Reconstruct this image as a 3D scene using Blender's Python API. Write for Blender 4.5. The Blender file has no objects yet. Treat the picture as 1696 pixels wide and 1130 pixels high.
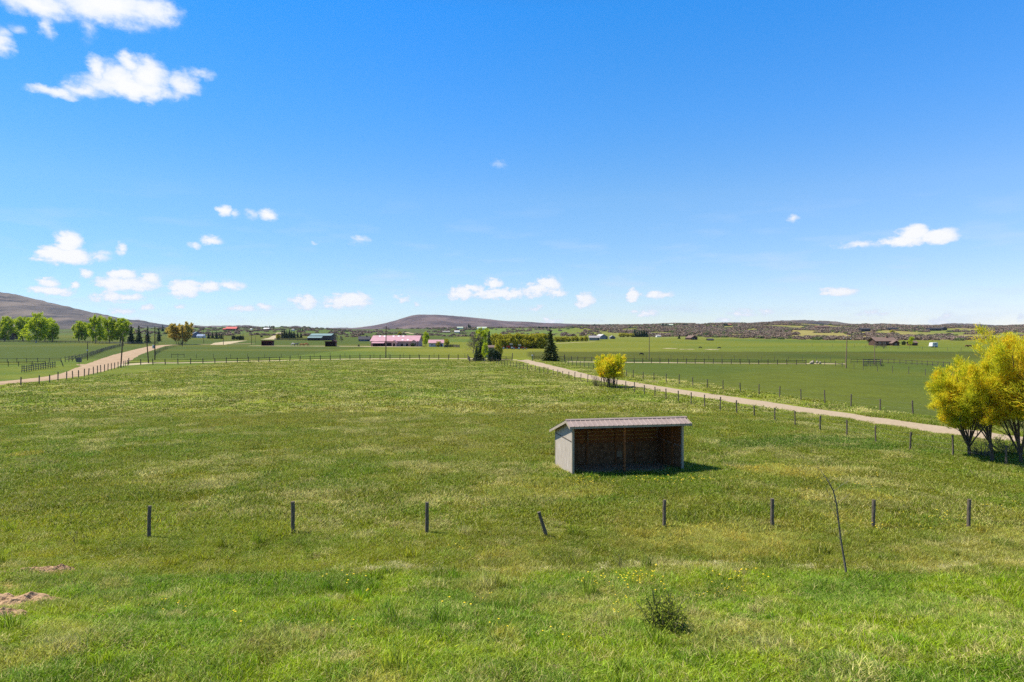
import bpy, math, random
import numpy as np
from math import radians, sin, cos, pi

# ------------------------------------------------------------------ camera, sky, sun, exposure
scene = bpy.context.scene
COL = scene.collection
H_CAM = 7.2
F, CX, HY = 1130.0, 848.0, 550.0          # focal length, centre column and horizon row, in pixels of a 1696 wide picture
cam_d = bpy.data.cameras.new('camera'); cam = bpy.data.objects.new('camera', cam_d); COL.objects.link(cam)
cam.location = (0, 0, H_CAM); cam.rotation_euler = (radians(90), 0, 0)
cam_d.sensor_width = 36.0; cam_d.lens = 36.0 * F / 1696.0
cam_d.shift_y = -15.0 / 1696.0
cam_d.clip_start = 0.1; cam_d.clip_end = 40000
scene.camera = cam
scene.view_settings.view_transform = 'Standard'
scene.view_settings.look = 'None'
scene.view_settings.exposure = 0.75
scene.view_settings.gamma = 1.0
scene.cycles.max_bounces = 6
scene.cycles.diffuse_bounces = 3
scene.cycles.transmission_bounces = 3
scene.cycles.volume_bounces = 0
scene.cycles.use_denoising = False
scene.cycles.sample_clamp_direct = 1.0

SUN_EL, SUN_AZ = radians(57), radians(-76)   # azimuth clockwise from +Y (negative: to the left)
sd = bpy.data.lights.new('sun', 'SUN'); sun = bpy.data.objects.new('sun', sd); COL.objects.link(sun)
sd.energy = 4.7; sd.angle = radians(0.5); sd.color = (1.0, 0.945, 0.85)
sun.rotation_euler = (radians(90) - SUN_EL, 0, -SUN_AZ + radians(180))
sun.location = (-60, 30, 90)

SKY_STRENGTH = 0.1
def make_world():
    w = bpy.data.worlds.new('World'); scene.world = w; w.use_nodes = True
    nt = w.node_tree; N = nt.nodes; L = nt.links; N.clear()
    out = N.new('ShaderNodeOutputWorld'); bg = N.new('ShaderNodeBackground')
    bg.inputs['Strength'].default_value = SKY_STRENGTH
    L.new(bg.outputs[0], out.inputs[0])
    sky = N.new('ShaderNodeTexSky'); sky.sky_type = 'NISHITA'; sky.sun_disc = False
    sky.sun_elevation = SUN_EL; sky.sun_rotation = SUN_AZ
    sky.altitude = 2100; sky.air_density = 1.0; sky.dust_density = 0.15; sky.ozone_density = 2.2
    hs = N.new('ShaderNodeHueSaturation'); hs.inputs['Saturation'].default_value = SAT; hs.inputs['Value'].default_value = VAL
    hs.inputs['Hue'].default_value = HUE
    L.new(sky.outputs[0], hs.inputs['Color'])
    ramp = N.new('ShaderNodeValToRGB'); els = ramp.color_ramp.elements     # how the clear mountain air deepens with height
    for i, (p, c) in enumerate(SKYRAMP):
        e = els[i] if i < 2 else els.new(p)
        e.position = p; e.color = tuple(v / 2 for v in c) + (1,)
    tint = N.new('ShaderNodeVectorMath'); tint.operation = 'MULTIPLY'; L.new(hs.outputs[0], tint.inputs[0])
    dbl = N.new('ShaderNodeVectorMath'); dbl.operation = 'SCALE'; dbl.inputs['Scale'].default_value = 2.0; L.new(ramp.outputs[0], dbl.inputs[0]); L.new(dbl.outputs[0], tint.inputs[1])
    # direction -> azimuth / elevation (radians, scaled)
    tc = N.new('ShaderNodeTexCoord'); sep = N.new('ShaderNodeSeparateXYZ'); L.new(tc.outputs['Generated'], sep.inputs[0])
    def M(op, a, b=None, c=None, clamp=False):
        n = N.new('ShaderNodeMath'); n.operation = op; n.use_clamp = clamp
        for i, v in enumerate((a, b, c)):
            if v is None: continue
            if isinstance(v, (int, float)): n.inputs[i].default_value = v
            else: L.new(v, n.inputs[i])
        return n.outputs[0]
    az = M('ARCTAN2', sep.outputs[0], sep.outputs[1]); el = M('ARCSINE', sep.outputs[2])
    L.new(el, ramp.inputs[0])
    azr = N.new('ShaderNodeValToRGB'); azr.color_ramp.elements[0].color = (.608, .696, .776, 1); azr.color_ramp.elements[1].color = (1.0, .89, .91, 1); e_ = azr.color_ramp.elements.new(.60); e_.color = (.8, .8, .8, 1)
    azm = N.new('ShaderNodeMapRange'); azm.inputs['From Min'].default_value = -.75; azm.inputs['From Max'].default_value = .75; L.new(az, azm.inputs['Value']); L.new(azm.outputs[0], azr.inputs[0])
    t2 = N.new('ShaderNodeVectorMath'); t2.operation = 'MULTIPLY'; L.new(tint.outputs[0], t2.inputs[0]); L.new(azr.outputs[0], t2.inputs[1]); t3 = N.new('ShaderNodeVectorMath'); t3.operation = 'SCALE'; t3.inputs['Scale'].default_value = 1.25; L.new(t2.outputs[0], t3.inputs[0]); tint = t3
    cb = N.new('ShaderNodeCombineXYZ'); L.new(az, cb.inputs[0]); L.new(el, cb.inputs[1])
    P0 = cb.outputs[0]
    # puffy warp, finer towards the horizon where the clouds are farther away
    n1 = N.new('ShaderNodeTexNoise'); n1.inputs['Scale'].default_value = 26; n1.inputs['Detail'].default_value = 5; n1.inputs['Roughness'].default_value = .62
    mp = N.new('ShaderNodeVectorMath'); mp.operation = 'MULTIPLY'; mp.inputs[1].default_value = (1, 1.5, 1); L.new(P0, mp.inputs[0]); L.new(mp.outputs[0], n1.inputs['Vector'])
    sub = N.new('ShaderNodeVectorMath'); sub.operation = 'SUBTRACT'; sub.inputs[1].default_value = (.5, .5, .5); L.new(n1.outputs['Color'], sub.inputs[0])
    wv = N.new('ShaderNodeVectorMath'); wv.operation = 'MULTIPLY'; wv.inputs[1].default_value = (.030, .020, 0); L.new(sub.outputs[0], wv.inputs[0])
    low = N.new('ShaderNodeMapRange'); low.inputs['From Min'].default_value = .20; low.inputs['From Max'].default_value = .03; L.new(el, low.inputs['Value'])
    w1 = N.new('ShaderNodeVectorMath'); w1.operation = 'SCALE'; L.new(wv.outputs[0], w1.inputs[0]); L.new(M('MULTIPLY_ADD', low.outputs[0], -.72, 1.0), w1.inputs['Scale'])
    n4 = N.new('ShaderNodeTexNoise'); n4.inputs['Scale'].default_value = 95; n4.inputs['Detail'].default_value = 5; n4.inputs['Roughness'].default_value = .6; L.new(mp.outputs[0], n4.inputs['Vector'])
    s4 = N.new('ShaderNodeVectorMath'); s4.operation = 'SUBTRACT'; s4.inputs[1].default_value = (.5, .5, .5); L.new(n4.outputs['Color'], s4.inputs[0])
    w4 = N.new('ShaderNodeVectorMath'); w4.operation = 'MULTIPLY_ADD'; w4.inputs[1].default_value = (.012, .008, 0); L.new(s4.outputs[0], w4.inputs[0]); L.new(w1.outputs[0], w4.inputs[2])
    pa = N.new('ShaderNodeVectorMath'); pa.operation = 'ADD'; L.new(P0, pa.inputs[0]); L.new(w4.outputs[0], pa.inputs[1])
    P = pa.outputs[0]
    m = None
    for (px, py, rx, ry, s) in CLOUDS:
        if py > 300: s *= 1.35
        dx, dz = (px - CX) / F, (HY - py) / F
        a = math.atan2(dx, 1); e = math.atan2(dz, math.hypot(dx, 1))
        g = 1 + dx * dx
        ra = rx / F / g * 1.25; re_ = ry / F / math.sqrt(g) * 1.35
        v = N.new('ShaderNodeVectorMath'); v.operation = 'MULTIPLY_ADD'
        v.inputs[1].default_value = (1 / ra, 1 / re_, 0); v.inputs[2].default_value = (-a / ra, -e / re_, 0)
        L.new(P, v.inputs[0])
        ln = N.new('ShaderNodeVectorMath'); ln.operation = 'LENGTH'; L.new(v.outputs[0], ln.inputs[0])
        t = M('MULTIPLY_ADD', ln.outputs['Value'], -s, s)
        m = t if m is None else M('MAXIMUM', m, t)
    n2 = N.new('ShaderNodeTexNoise'); n2.inputs['Scale'].default_value = 48; n2.inputs['Detail'].default_value = 9; n2.inputs['Roughness'].default_value = .6
    L.new(mp.outputs[0], n2.inputs['Vector'])
    nz = M('MULTIPLY_ADD', n2.outputs['Fac'], .9, -.45)
    fine = M('MULTIPLY', M('MULTIPLY_ADD', n4.outputs['Fac'], 1.5, -.80), low.outputs[0])
    d = M('MULTIPLY', M('ADD', M('ADD', m, nz), fine), M('MULTIPLY_ADD', low.outputs[0], .4, 1.0))
    mr = N.new('ShaderNodeMapRange'); mr.interpolation_type = 'SMOOTHSTEP'
    mr.inputs['From Min'].default_value = .0; mr.inputs['From Max'].default_value = .72; mr.inputs['To Max'].default_value = 1
    L.new(d, mr.inputs['Value'])
    gate = N.new('ShaderNodeMapRange'); gate.inputs['From Min'].default_value = .0; gate.inputs['From Max'].default_value = .22; L.new(m, gate.inputs['Value'])
    dens = M('MULTIPLY', mr.outputs[0], gate.outputs[0])
    # thin veil texture low in the sky
    n3 = N.new('ShaderNodeTexNoise'); n3.inputs['Scale'].default_value = 9; n3.inputs['Detail'].default_value = 6
    mp3 = N.new('ShaderNodeVectorMath'); mp3.operation = 'MULTIPLY'; mp3.inputs[1].default_value = (1, 5, 1); L.new(P0, mp3.inputs[0]); L.new(mp3.outputs[0], n3.inputs['Vector'])
    veil = N.new('ShaderNodeMapRange'); veil.inputs['From Min'].default_value = .52; veil.inputs['From Max'].default_value = .8; veil.inputs['To Max'].default_value = .75
    L.new(n3.outputs['Fac'], veil.inputs['Value'])
    vz = M('MULTIPLY', veil.outputs[0], low.outputs[0])
    tot = M('MAXIMUM', dens, vz)
    cr = N.new('ShaderNodeMix'); cr.data_type = 'RGBA'
    cr.inputs[6].default_value = tuple(c / SKY_STRENGTH for c in (.40, .475, .585)) + (1,)
    cr.inputs[7].default_value = tuple(c / SKY_STRENGTH for c in (.590, .595, .603)) + (1,)
    cm = N.new('ShaderNodeMapRange'); cm.inputs['From Min'].default_value = .1; cm.inputs['From Max'].default_value = .95; L.new(d, cm.inputs['Value'])
    L.new(cm.outputs[0], cr.inputs[0])
    mx = N.new('ShaderNodeMix'); mx.data_type = 'RGBA'; L.new(tot, mx.inputs[0]); L.new(tint.outputs[0], mx.inputs[6]); L.new(cr.outputs[2], mx.inputs[7])
    L.new(mx.outputs[2], bg.inputs['Color'])
    w.cycles.sampling_method = 'MANUAL'; w.cycles.sample_map_resolution = 512
SAT, VAL, HUE = 1.25, 1.0, .5
SKYRAMP = [(0, (.72, .74, .84)), (.07, (.86, .85, .88)), (.192, (1.12, 1.12, 1.07)), (.30, (.80, 1.2, 1.32)), (.442, (.46, 1.27, 1.53)), (.62, (.5, .85, .95)), (1.0, (.55, .62, .62))]
CLOUDS = [
 (60,5,75,22,1),(170,8,115,30,1.1),(250,16,50,24,1),(80,45,18,22,.55),(145,48,22,24,.4),(2,70,28,22,.85),(30,50,25,10,.4),
 (215,145,88,17,1.2),(195,130,42,26,1.1),(240,130,52,28,1.1),(160,118,20,22,.9),(214,106,24,16,.95),(245,112,34,16,.8),(92,153,48,9,.9),(140,150,40,14,.8),(300,138,34,20,.9),(335,122,28,9,.6),
 (112,402,26,20,1),(108,425,52,13,1),(85,420,28,13,.9),(165,425,25,10,.45),(200,413,13,11,.6),
 (80,467,20,8,.8),(90,482,40,10,.8),(142,453,14,9,.6),(125,472,9,7,.7),
 (205,453,25,10,.9),(210,470,58,14,.85),(250,462,22,10,.7),(180,493,33,10,.65),(215,495,30,9,.55),
 (305,478,28,14,.95),(345,475,25,10,.7),(380,473,28,10,.6),(370,350,13,11,.75),(387,355,12,8,.4),(447,355,20,9,.65),(418,355,14,9,.4),
 (350,398,20,9,.7),(322,407,14,6,.45),(595,398,20,9,.4),(518,403,10,4,.3),(830,271,15,8,.45),
 (505,500,25,13,.75),(580,498,38,14,.85),(555,505,20,9,.6),(440,508,18,7,.55),(405,511,28,6,.55),(665,495,20,9,.4),(690,505,12,5,.35),
 (765,485,24,12,.85),(785,478,25,7,.7),(818,470,17,11,.75),(830,487,75,9,.75),(890,478,28,12,.7),(910,468,22,12,.8),(920,485,22,9,.55),
 (970,498,18,13,.85),(1047,488,12,11,.9),(1090,487,28,7,.65),(1068,519,26,6,.6),(910,533,25,7,.45),(890,510,15,6,.35),
 (1515,386,32,12,1),(1556,390,38,13,1.05),(1500,398,50,9,.9),(1425,405,55,7,.4),(1388,483,32,8,.85),
 (1570,524,14,8,.55),(1560,533,30,7,.45),(1230,519,30,8,.45),(1270,517,14,7,.5),(1445,519,30,6,.4),(1690,525,12,8,.35),(1315,363,13,7,.45),(1205,530,30,6,.4),
 (245,510,14,8,.5),(205,515,25,7,.45),(300,505,13,6,.4),(225,532,20,6,.4),(60,460,10,4,.3)]
make_world()

# ------------------------------------------------------------------ noise and terrain height
def _hash(ix, iy, seed):
    n = (ix.astype(np.int64) * 374761393 + iy.astype(np.int64) * 668265263 + seed * 974711) & 0x7fffffff
    n = (n ^ (n >> 13)) * 1274126177 & 0x7fffffff
    return ((n ^ (n >> 16)) & 0xffff) / 65535.0
def vnoise(x, y, seed=0):
    x = np.asarray(x, float); y = np.asarray(y, float)
    ix = np.floor(x); iy = np.floor(y); fx = x - ix; fy = y - iy
    fx = fx * fx * (3 - 2 * fx); fy = fy * fy * (3 - 2 * fy)
    a = _hash(ix, iy, seed); b = _hash(ix + 1, iy, seed); c = _hash(ix, iy + 1, seed); d = _hash(ix + 1, iy + 1, seed)
    return (a + (b - a) * fx) * (1 - fy) + (c + (d - c) * fx) * fy
def fbm(x, y, seed=0, o=4):
    s = 0; a = .5; t = 0
    for i in range(o):
        s = s + a * vnoise(np.asarray(x) * 2 ** i, np.asarray(y) * 2 ** i, seed + i * 17); t += a; a *= .55
    return s / t
def sst(a, b, x):
    t = np.clip((np.asarray(x, float) - a) / (b - a), 0, 1); return t * t * (3 - 2 * t)

TPX = np.array([-400, 0, 150, 300, 450, 600, 750, 900, 1000, 1100, 1250, 1400, 1550, 1700, 2100.])
def _z(Y, rows): return np.array([H_CAM - (p - HY) / F * Y for p in rows])
_rows = [
 (260,  [579.3]*15),
 (400,  [570.3]*15),
 (600,  [563.5,563.5,563.5,563.5,563.5,563.5,563.6,563.4,563,563,563.5,565,566,567,567]),
 (900,  [557.5,558,557.5,557,556,557.5,558.5,558,556.5,556.5,558,560,561,562,562]),
 (1200, [553,553,552,550.5,550,552.5,555,554,552,551,551,552,553,554,554]),
 (1600, [549,549,548.5,546.5,545.5,549,549.5,548,545.5,544,543,544,546,547,547]),
 (2100, [546,546,545,542.5,542,545.5,544,543.5,539.5,539,537,539,540.5,541,542]),
 (2700, [549,549,548,547,547,549,552,549,547,546,546,547,548,548,548]),
 (9000, [552.0]*15)]
TLY = np.log(np.array([r[0] for r in _rows], float))
TZ = np.array([_z(*r) for r in _rows]); TZ[0] = 0; TZ[1] = 0; TZ[2] *= .6; TZ[-1] = -25
def gz(x, y):
    x = np.asarray(x, float); y = np.asarray(y, float)
    ys = np.maximum(y, 1.0); px = np.clip(CX + F * x / ys, TPX[0], TPX[-1] - 1e-3)
    ly = np.clip(np.log(np.maximum(y, 1)), TLY[0], TLY[-1] - 1e-6)
    i = np.clip(np.searchsorted(TLY, ly, 'right') - 1, 0, len(TLY) - 2); j = np.clip(np.searchsorted(TPX, px, 'right') - 1, 0, len(TPX) - 2)
    ty = (ly - TLY[i]) / (TLY[i + 1] - TLY[i]); tx = (px - TPX[j]) / (TPX[j + 1] - TPX[j])
    ty = .5 * ty + .5 * ty * ty * (3 - 2 * ty); tx = tx * tx * (3 - 2 * tx)
    z = (TZ[i, j] * (1 - tx) + TZ[i, j + 1] * tx) * (1 - ty) + (TZ[i + 1, j] * (1 - tx) + TZ[i + 1, j + 1] * tx) * ty
    far = sst(500, 1200, y)
    z = z + far * ((fbm(x / 90, y / 90, 5, 3) - .5) * 5 + (fbm(x / 160 + 7, y / 260, 15, 2) - .5) * 13 * sst(960, 1100, px))
    # near bank the photographer looks over, and soft hummocks
    z = z + 1.55 * sst(20.5, 9, y) + .16 * np.exp(-((y - 19.2) / 1.3) ** 2)
    nf = sst(75, 30, np.abs(y))
    z = z + nf * (fbm(x / 5, y / 5, 3, 3) - .5) * .30 + sst(26, 16, y) * (fbm(x / 1.1, y / 1.1, 9, 3) - .5) * .22
    z = z - .27 * np.exp(-((x - 7) / 7) ** 2 - ((y - 39) / 4.5) ** 2)
    return z
def gz1(x, y): return float(gz(np.array([x]), np.array([y]))[0])
_Ys = np.exp(np.linspace(math.log(7), math.log(3600), 3200))
def P(px, py):
    """where the ground is met in the direction of a photo pixel"""
    u = (px - CX) / F; v = (py - HY) / F
    dz = (H_CAM - v * _Ys) - gz(u * _Ys, _Ys)
    k = np.where(dz < 0)[0]
    if len(k) == 0: k0 = int(np.searchsorted(_Ys, 1100)); i = int(np.argmin(dz[k0:])) + k0; Y = _Ys[i]; print('no ground at', px, py)
    else:
        i = max(k[0], 1); t = dz[i - 1] / (dz[i - 1] - dz[i]); Y = _Ys[i - 1] + t * (_Ys[i] - _Ys[i - 1])
    return (u * Y, Y, gz1(u * Y, Y))
def XY(px, Y): return ((px - CX) / F * Y, Y)

# ------------------------------------------------------------------ mesh helpers
class MB:
    def __init__(s): s.v = []; s.f = []; s.n = 0; s.t = []
    def add(s, v, f, tint=.5):
        v = np.asarray(v, float).reshape(-1, 3); s.v.append(v)
        f = np.asarray(f, int); s.f.append(f + s.n); s.n += len(v)
        s.t.append(np.broadcast_to(np.asarray(tint, float), (len(v),)))
        return s
    def box(s, x0, x1, y0, y1, z0, z1, tint=.5):
        v = [(x, y, z) for z in (z0, z1) for y in (y0, y1) for x in (x0, x1)]
        return s.add(v, [(0, 2, 3, 1), (4, 5, 7, 6), (0, 1, 5, 4), (2, 6, 7, 3), (0, 4, 6, 2), (1, 3, 7, 5)], tint)
    def hexa(s, b, t, tint=.5):     # eight corners, bottom 4 then top 4, same winding
        return s.add(list(b) + list(t), [(3, 2, 1, 0), (4, 5, 6, 7), (0, 1, 5, 4), (1, 2, 6, 5), (2, 3, 7, 6), (3, 0, 4, 7)], tint)
    def tube(s, pts, rad, n=6, tint=.5, cap=True):
        pts = np.asarray(pts, float); k = len(pts); rad = np.broadcast_to(np.asarray(rad, float), (k,))
        d = np.gradient(pts, axis=0); d /= np.linalg.norm(d, axis=1)[:, None] + 1e-12
        ref = np.array([0, 0, 1.]) if abs(d[0][2]) < .9 else np.array([1., 0, 0])
        a = np.cross(d, ref); a /= np.linalg.norm(a, axis=1)[:, None] + 1e-12; b = np.cross(d, a)
        th = np.arange(n) * 2 * pi / n
        v = (pts[:, None] + rad[:, None, None] * (a[:, None] * np.cos(th)[None, :, None] + b[:, None] * np.sin(th)[None, :, None])).reshape(-1, 3)
        i = np.arange(k - 1)[:, None] * n; j = np.arange(n)[None]; j2 = (j + 1) % n
        f = np.stack([i + j, i + j2, i + n + j2, i + n + j], -1).reshape(-1, 4)
        s.add(v, f, tint)
        if cap and n >= 3:
            c = s.n - k * n
            for base in (c, c + (k - 1) * n):
                ring = base + np.arange(n)
                ctr = s.v[-1][ring - c].mean(0) if base == c else None
            s.capt = getattr(s, 'capt', []); s.capt.append(c + (k - 1) * n + np.arange(n)); s.capt.append(c + np.arange(n)[::-1])
        return s
    def quads(s, c, ax, ay, tint):   # centres, half axes (N,3)
        N_ = len(c); v = np.stack([c - ax - ay, c + ax - ay, c + ax + ay, c - ax + ay], 1).reshape(-1, 3)
        return s.add(v, np.arange(N_ * 4).reshape(-1, 4), np.repeat(tint, 4))
    def leaves(s, c, w, l, rng, tint, up=0.0, dirs=None):
        n = len(c)
        if dirs is None: dirs = rng.normal(size=(n, 3)); dirs[:, 2] += up
        dirs = dirs / (np.linalg.norm(dirs, axis=1)[:, None] + 1e-9)
        r = rng.normal(size=(n, 3)); sd_ = np.cross(dirs, r); sd_ /= np.linalg.norm(sd_, axis=1)[:, None] + 1e-9
        k = (.6 + .8 * rng.random(n))[:, None]
        v = np.stack([c - dirs * l * k, c + sd_ * w * k, c + dirs * l * k, c - sd_ * w * k], 1).reshape(-1, 3)
        return s.add(v, np.arange(n * 4).reshape(-1, 4), np.repeat(tint, 4))
    def build(s, name, mat, parent=None, loc=(0, 0, 0), smooth=False, rot=None):
        me = mesh_np(name, np.concatenate(s.v), s.f + [np.array([c]) for c in getattr(s, 'capt', [])], np.concatenate(s.t), smooth)
        me.materials.append(mat)
        o = bpy.data.objects.new(name, me); COL.objects.link(o); o.location = loc
        if rot is not None: o.rotation_euler = rot
        if parent is not None: o.parent = parent
        return o
def mesh_np(name, v, fl, tint=None, smooth=False):
    me = bpy.data.meshes.new(name); me.vertices.add(len(v)); me.vertices.foreach_set('co', v.astype(np.float32).ravel())
    lt = np.concatenate([np.full(len(f), f.shape[1]) for f in fl]); li = np.concatenate([f.ravel() for f in fl])
    me.loops.add(len(li)); me.loops.foreach_set('vertex_index', li.astype(np.int32))
    me.polygons.add(len(lt)); ls = np.concatenate([[0], np.cumsum(lt)[:-1]])
    me.polygons.foreach_set('loop_start', ls.astype(np.int32)); me.polygons.foreach_set('loop_total', lt.astype(np.int32))
    me.polygons.foreach_set('use_smooth', np.full(len(lt), smooth))
    me.update(calc_edges=True)
    if tint is not None:
        a = me.attributes.new('tint', 'FLOAT', 'POINT'); a.data.foreach_set('value', tint.astype(np.float32))
    return me
def empty(name, loc, rz=0):
    o = bpy.data.objects.new(name, None); COL.objects.link(o); o.location = loc; o.rotation_euler = (0, 0, rz); o.empty_display_size = .2
    return o
def tag(o, label=None, cat=None, group=None, kind=None):
    if label: o['label'] = label
    if cat: o['category'] = cat
    if group: o['group'] = group
    if kind: o['kind'] = kind
    return o
def copy_tree(o, parent=None):
    c = o.copy(); COL.objects.link(c); c.parent = parent
    for k in ('label', 'group'):
        if parent is None and k in c: del c[k]
    for ch in list(o.children): copy_tree(ch, c)
    return c

# ------------------------------------------------------------------ materials
def mat(name, col, col2=None, scale=4.0, rough=.85, detail=4, bump=0.0, bscale=None, translucent=0, metallic=0, stretch=None, tintcols=None, contrast=(.3, .7), spec=.3, ruts=False):
    m = bpy.data.materials.new(name); m.use_nodes = True; nt = m.node_tree; N = nt.nodes; L = nt.links
    b = N['Principled BSDF']; b.inputs['Roughness'].default_value = rough; b.inputs['Metallic'].default_value = metallic
    b.inputs['Specular IOR Level'].default_value = spec
    c = None
    tc = N.new('ShaderNodeTexCoord'); vec = tc.outputs['Object']
    if stretch:
        mp = N.new('ShaderNodeMapping'); mp.inputs['Scale'].default_value = stretch; L.new(vec, mp.inputs[0]); vec = mp.outputs[0]
    if tintcols:
        at = N.new('ShaderNodeAttribute'); at.attribute_name = 'tint'
        r = N.new('ShaderNodeValToRGB'); els = r.color_ramp.elements
        for i, cc in enumerate(tintcols):
            e = els[i] if i < 2 else els.new(1)
            e.position = i / (len(tintcols) - 1); e.color = (*cc, 1)
        L.new(at.outputs['Fac'], r.inputs[0]); c = r.outputs[0]
    elif col2 is not None:
        n = N.new('ShaderNodeTexNoise'); n.inputs['Scale'].default_value = scale; n.inputs['Detail'].default_value = detail; n.inputs['Roughness'].default_value = .6
        L.new(vec, n.inputs['Vector'])
        r = N.new('ShaderNodeValToRGB'); r.color_ramp.elements[0].position = contrast[0]; r.color_ramp.elements[1].position = contrast[1]
        r.color_ramp.elements[0].color = (*col, 1); r.color_ramp.elements[1].color = (*col2, 1)
        L.new(n.outputs['Fac'], r.inputs[0]); c = r.outputs[0]
    if ruts:      # wheel tracks along a lane: 'tint' runs across it
        at = N.new('ShaderNodeAttribute'); at.attribute_name = 'tint'; rp = N.new('ShaderNodeValToRGB'); el_ = rp.color_ramp.elements
        for i, (p_, g_) in enumerate(((0, .42), (.10, .72), (.26, 1.0), (.5, .82), (.74, 1.0), (.90, .72), (1, .42))):
            e = el_[0] if i == 0 else (el_[1] if i == 6 else el_.new(p_))
            e.position = p_; e.color = (g_, g_, g_ * .97, 1)
        nn_ = N.new('ShaderNodeTexNoise'); nn_.inputs['Scale'].default_value = 1.2; nn_.inputs['Detail'].default_value = 6; L.new(vec, nn_.inputs['Vector'])
        ad = N.new('ShaderNodeMath'); ad.operation = 'MULTIPLY_ADD'; L.new(nn_.outputs['Fac'], ad.inputs[0]); ad.inputs[1].default_value = .22; 
        sb = N.new('ShaderNodeMath'); sb.operation = 'SUBTRACT'; L.new(at.outputs['Fac'], sb.inputs[0]); sb.inputs[1].default_value = .11; L.new(sb.outputs[0], ad.inputs[2]); L.new(ad.outputs[0], rp.inputs[0])
        mm = N.new('ShaderNodeVectorMath'); mm.operation = 'MULTIPLY'; L.new(c, mm.inputs[0]); L.new(rp.outputs[0], mm.inputs[1]); c = mm.outputs[0]
    if c is not None: L.new(c, b.inputs['Base Color'])
    else: b.inputs['Base Color'].default_value = (*col, 1)
    if bump:
        n2 = N.new('ShaderNodeTexNoise'); n2.inputs['Scale'].default_value = bscale or scale * 3; n2.inputs['Detail'].default_value = 4; L.new(vec, n2.inputs['Vector'])
        bm = N.new('ShaderNodeBump'); bm.inputs['Strength'].default_value = bump; bm.inputs['Distance'].default_value = .05
        L.new(n2.outputs['Fac'], bm.inputs['Height']); L.new(bm.outputs[0], b.inputs['Normal'])
    if translucent:
        tr = N.new('ShaderNodeBsdfTranslucent'); mx = N.new('ShaderNodeMixShader'); mx.inputs[0].default_value = translucent
        if c is not None: L.new(c, tr.inputs[0])
        else: tr.inputs[0].default_value = (*col, 1)
        L.new(b.outputs[0], mx.inputs[1]); L.new(tr.outputs[0], mx.inputs[2]); L.new(mx.outputs[0], N['Material Output'].inputs[0])
    return m
MT = {}
def defmats():
    d = MT
    d['post'] = mat('weathered_post_wood', (.07, .052, .035), (.21, .17, .12), 6, .9, bump=.5, bscale=30, stretch=(6, 6, 1))
    d['rail'] = mat('dark_rail_wood', (.035, .028, .02), (.10, .085, .06), 2, .9)
    d['greyrail'] = mat('grey_rail_wood', (.08, .075, .065), (.2, .19, .17), 2, .9)
    d['pole'] = mat('utility_pole_wood', (.06, .04, .028), (.13, .09, .06), 2, .9)
    d['palepole'] = mat('pale_utility_pole_wood', (.19, .13, .07), (.28, .2, .12), 2, .9)
    d['wire'] = mat('galvanised_wire', (.18, .17, .16), rough=.6, metallic=.4)
    d['insul'] = mat('porcelain', (.55, .52, .5), rough=.4)
    d['transformer'] = mat('transformer_grey', (.35, .36, .37), rough=.5)
    d['white'] = mat('white_paint', (.72, .7, .68), (.8, .79, .77), 1)
    d['dark'] = mat('dark_opening', (.012, .011, .011), rough=.9)
    d['glass'] = mat('window_glass', (.03, .04, .05), rough=.12, spec=.6)
    d['skylight'] = mat('skylight_panel', (.85, .84, .84), rough=.5)
    d['gravel'] = mat('driveway_gravel', (.66, .49, .31), (.98, .76, .50), 5, .95, detail=8, ruts=True)
    d['dirtroad'] = mat('pink_dirt_road', (.60, .39, .21), (.97, .68, .41), .35, .95, detail=8, ruts=True)
    d['soil'] = mat('bare_soil', (.22, .13, .065), (.62, .41, .23), 6, .95, detail=8, bump=.8, bscale=14)
    d['sand'] = mat('pale_sandy_ground', (.30, .24, .13), (.46, .37, .22), .2, .95)
    d['bark'] = mat('willow_bark', (.035, .026, .018), (.17, .125, .085), 5, .95, bump=.6, bscale=20, stretch=(4, 4, 1))
    d['bark_far'] = mat('grey_bark', (.09, .075, .055), (.17, .15, .12), 2)
    d['whitebark'] = mat('aspen_bark', (.4, .38, .33), (.55, .52, .46), 2)
    T = .35
    d['willow'] = mat('golden_willow_leaves', (0, 0, 0), tintcols=[(.38, .43, .02), (.60, .62, .025), (.80, .72, .03), (.86, .66, .025), (.82, .46, .02)], translucent=.5)
    d['cotton'] = mat('spring_cottonwood_leaves', (0, 0, 0), tintcols=[(.30, .38, .014), (.48, .57, .022), (.64, .70, .04)], translucent=.5)
    d['hedge'] = mat('yellow_willow_leaves', (0, 0, 0), tintcols=[(.28, .28, .02), (.46, .43, .03), (.62, .55, .05)], translucent=T)
    d['tanwillow'] = mat('budding_tan_willow_twigs', (0, 0, 0), tintcols=[(.48, .37, .08), (.64, .50, .11), (.76, .60, .16)], translucent=T)
    d['spruce'] = mat('spruce_needles', (0, 0, 0), tintcols=[(.032, .052, .022), (.062, .092, .034), (.11, .145, .05)], translucent=.1)
    d['sprucey'] = mat('yellowish_spruce_needles', (0, 0, 0), tintcols=[(.03, .045, .012), (.08, .10, .02), (.17, .18, .035)], translucent=.1)
    d['twigs'] = mat('bare_grey_twigs', (0, 0, 0), tintcols=[(.07, .055, .045), (.13, .105, .085), (.2, .17, .13)])
    d['scrub'] = mat('oak_scrub_twigs', (0, 0, 0), tintcols=[(.11, .077, .056), (.23, .163, .115), (.37, .275, .195)], translucent=.1)
    d['scrubg'] = mat('green_scrub_leaves', (0, 0, 0), tintcols=[(.07, .09, .03), (.13, .16, .05), (.2, .22, .08)], translucent=.2)
    d['roofmetal'] = mat('mauve_brown_metal_roof', (.25, .185, .155), (.34, .26, .22), 1.5, .5, metallic=.0, spec=.5)
    d['ridgecap'] = mat('ridge_cap_metal', (.22, .17, .14), (.30, .24, .2), 2, .5)
    d['trim'] = mat('taupe_painted_trim', (.29, .24, .17), (.40, .34, .25), 3, .7)
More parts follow.
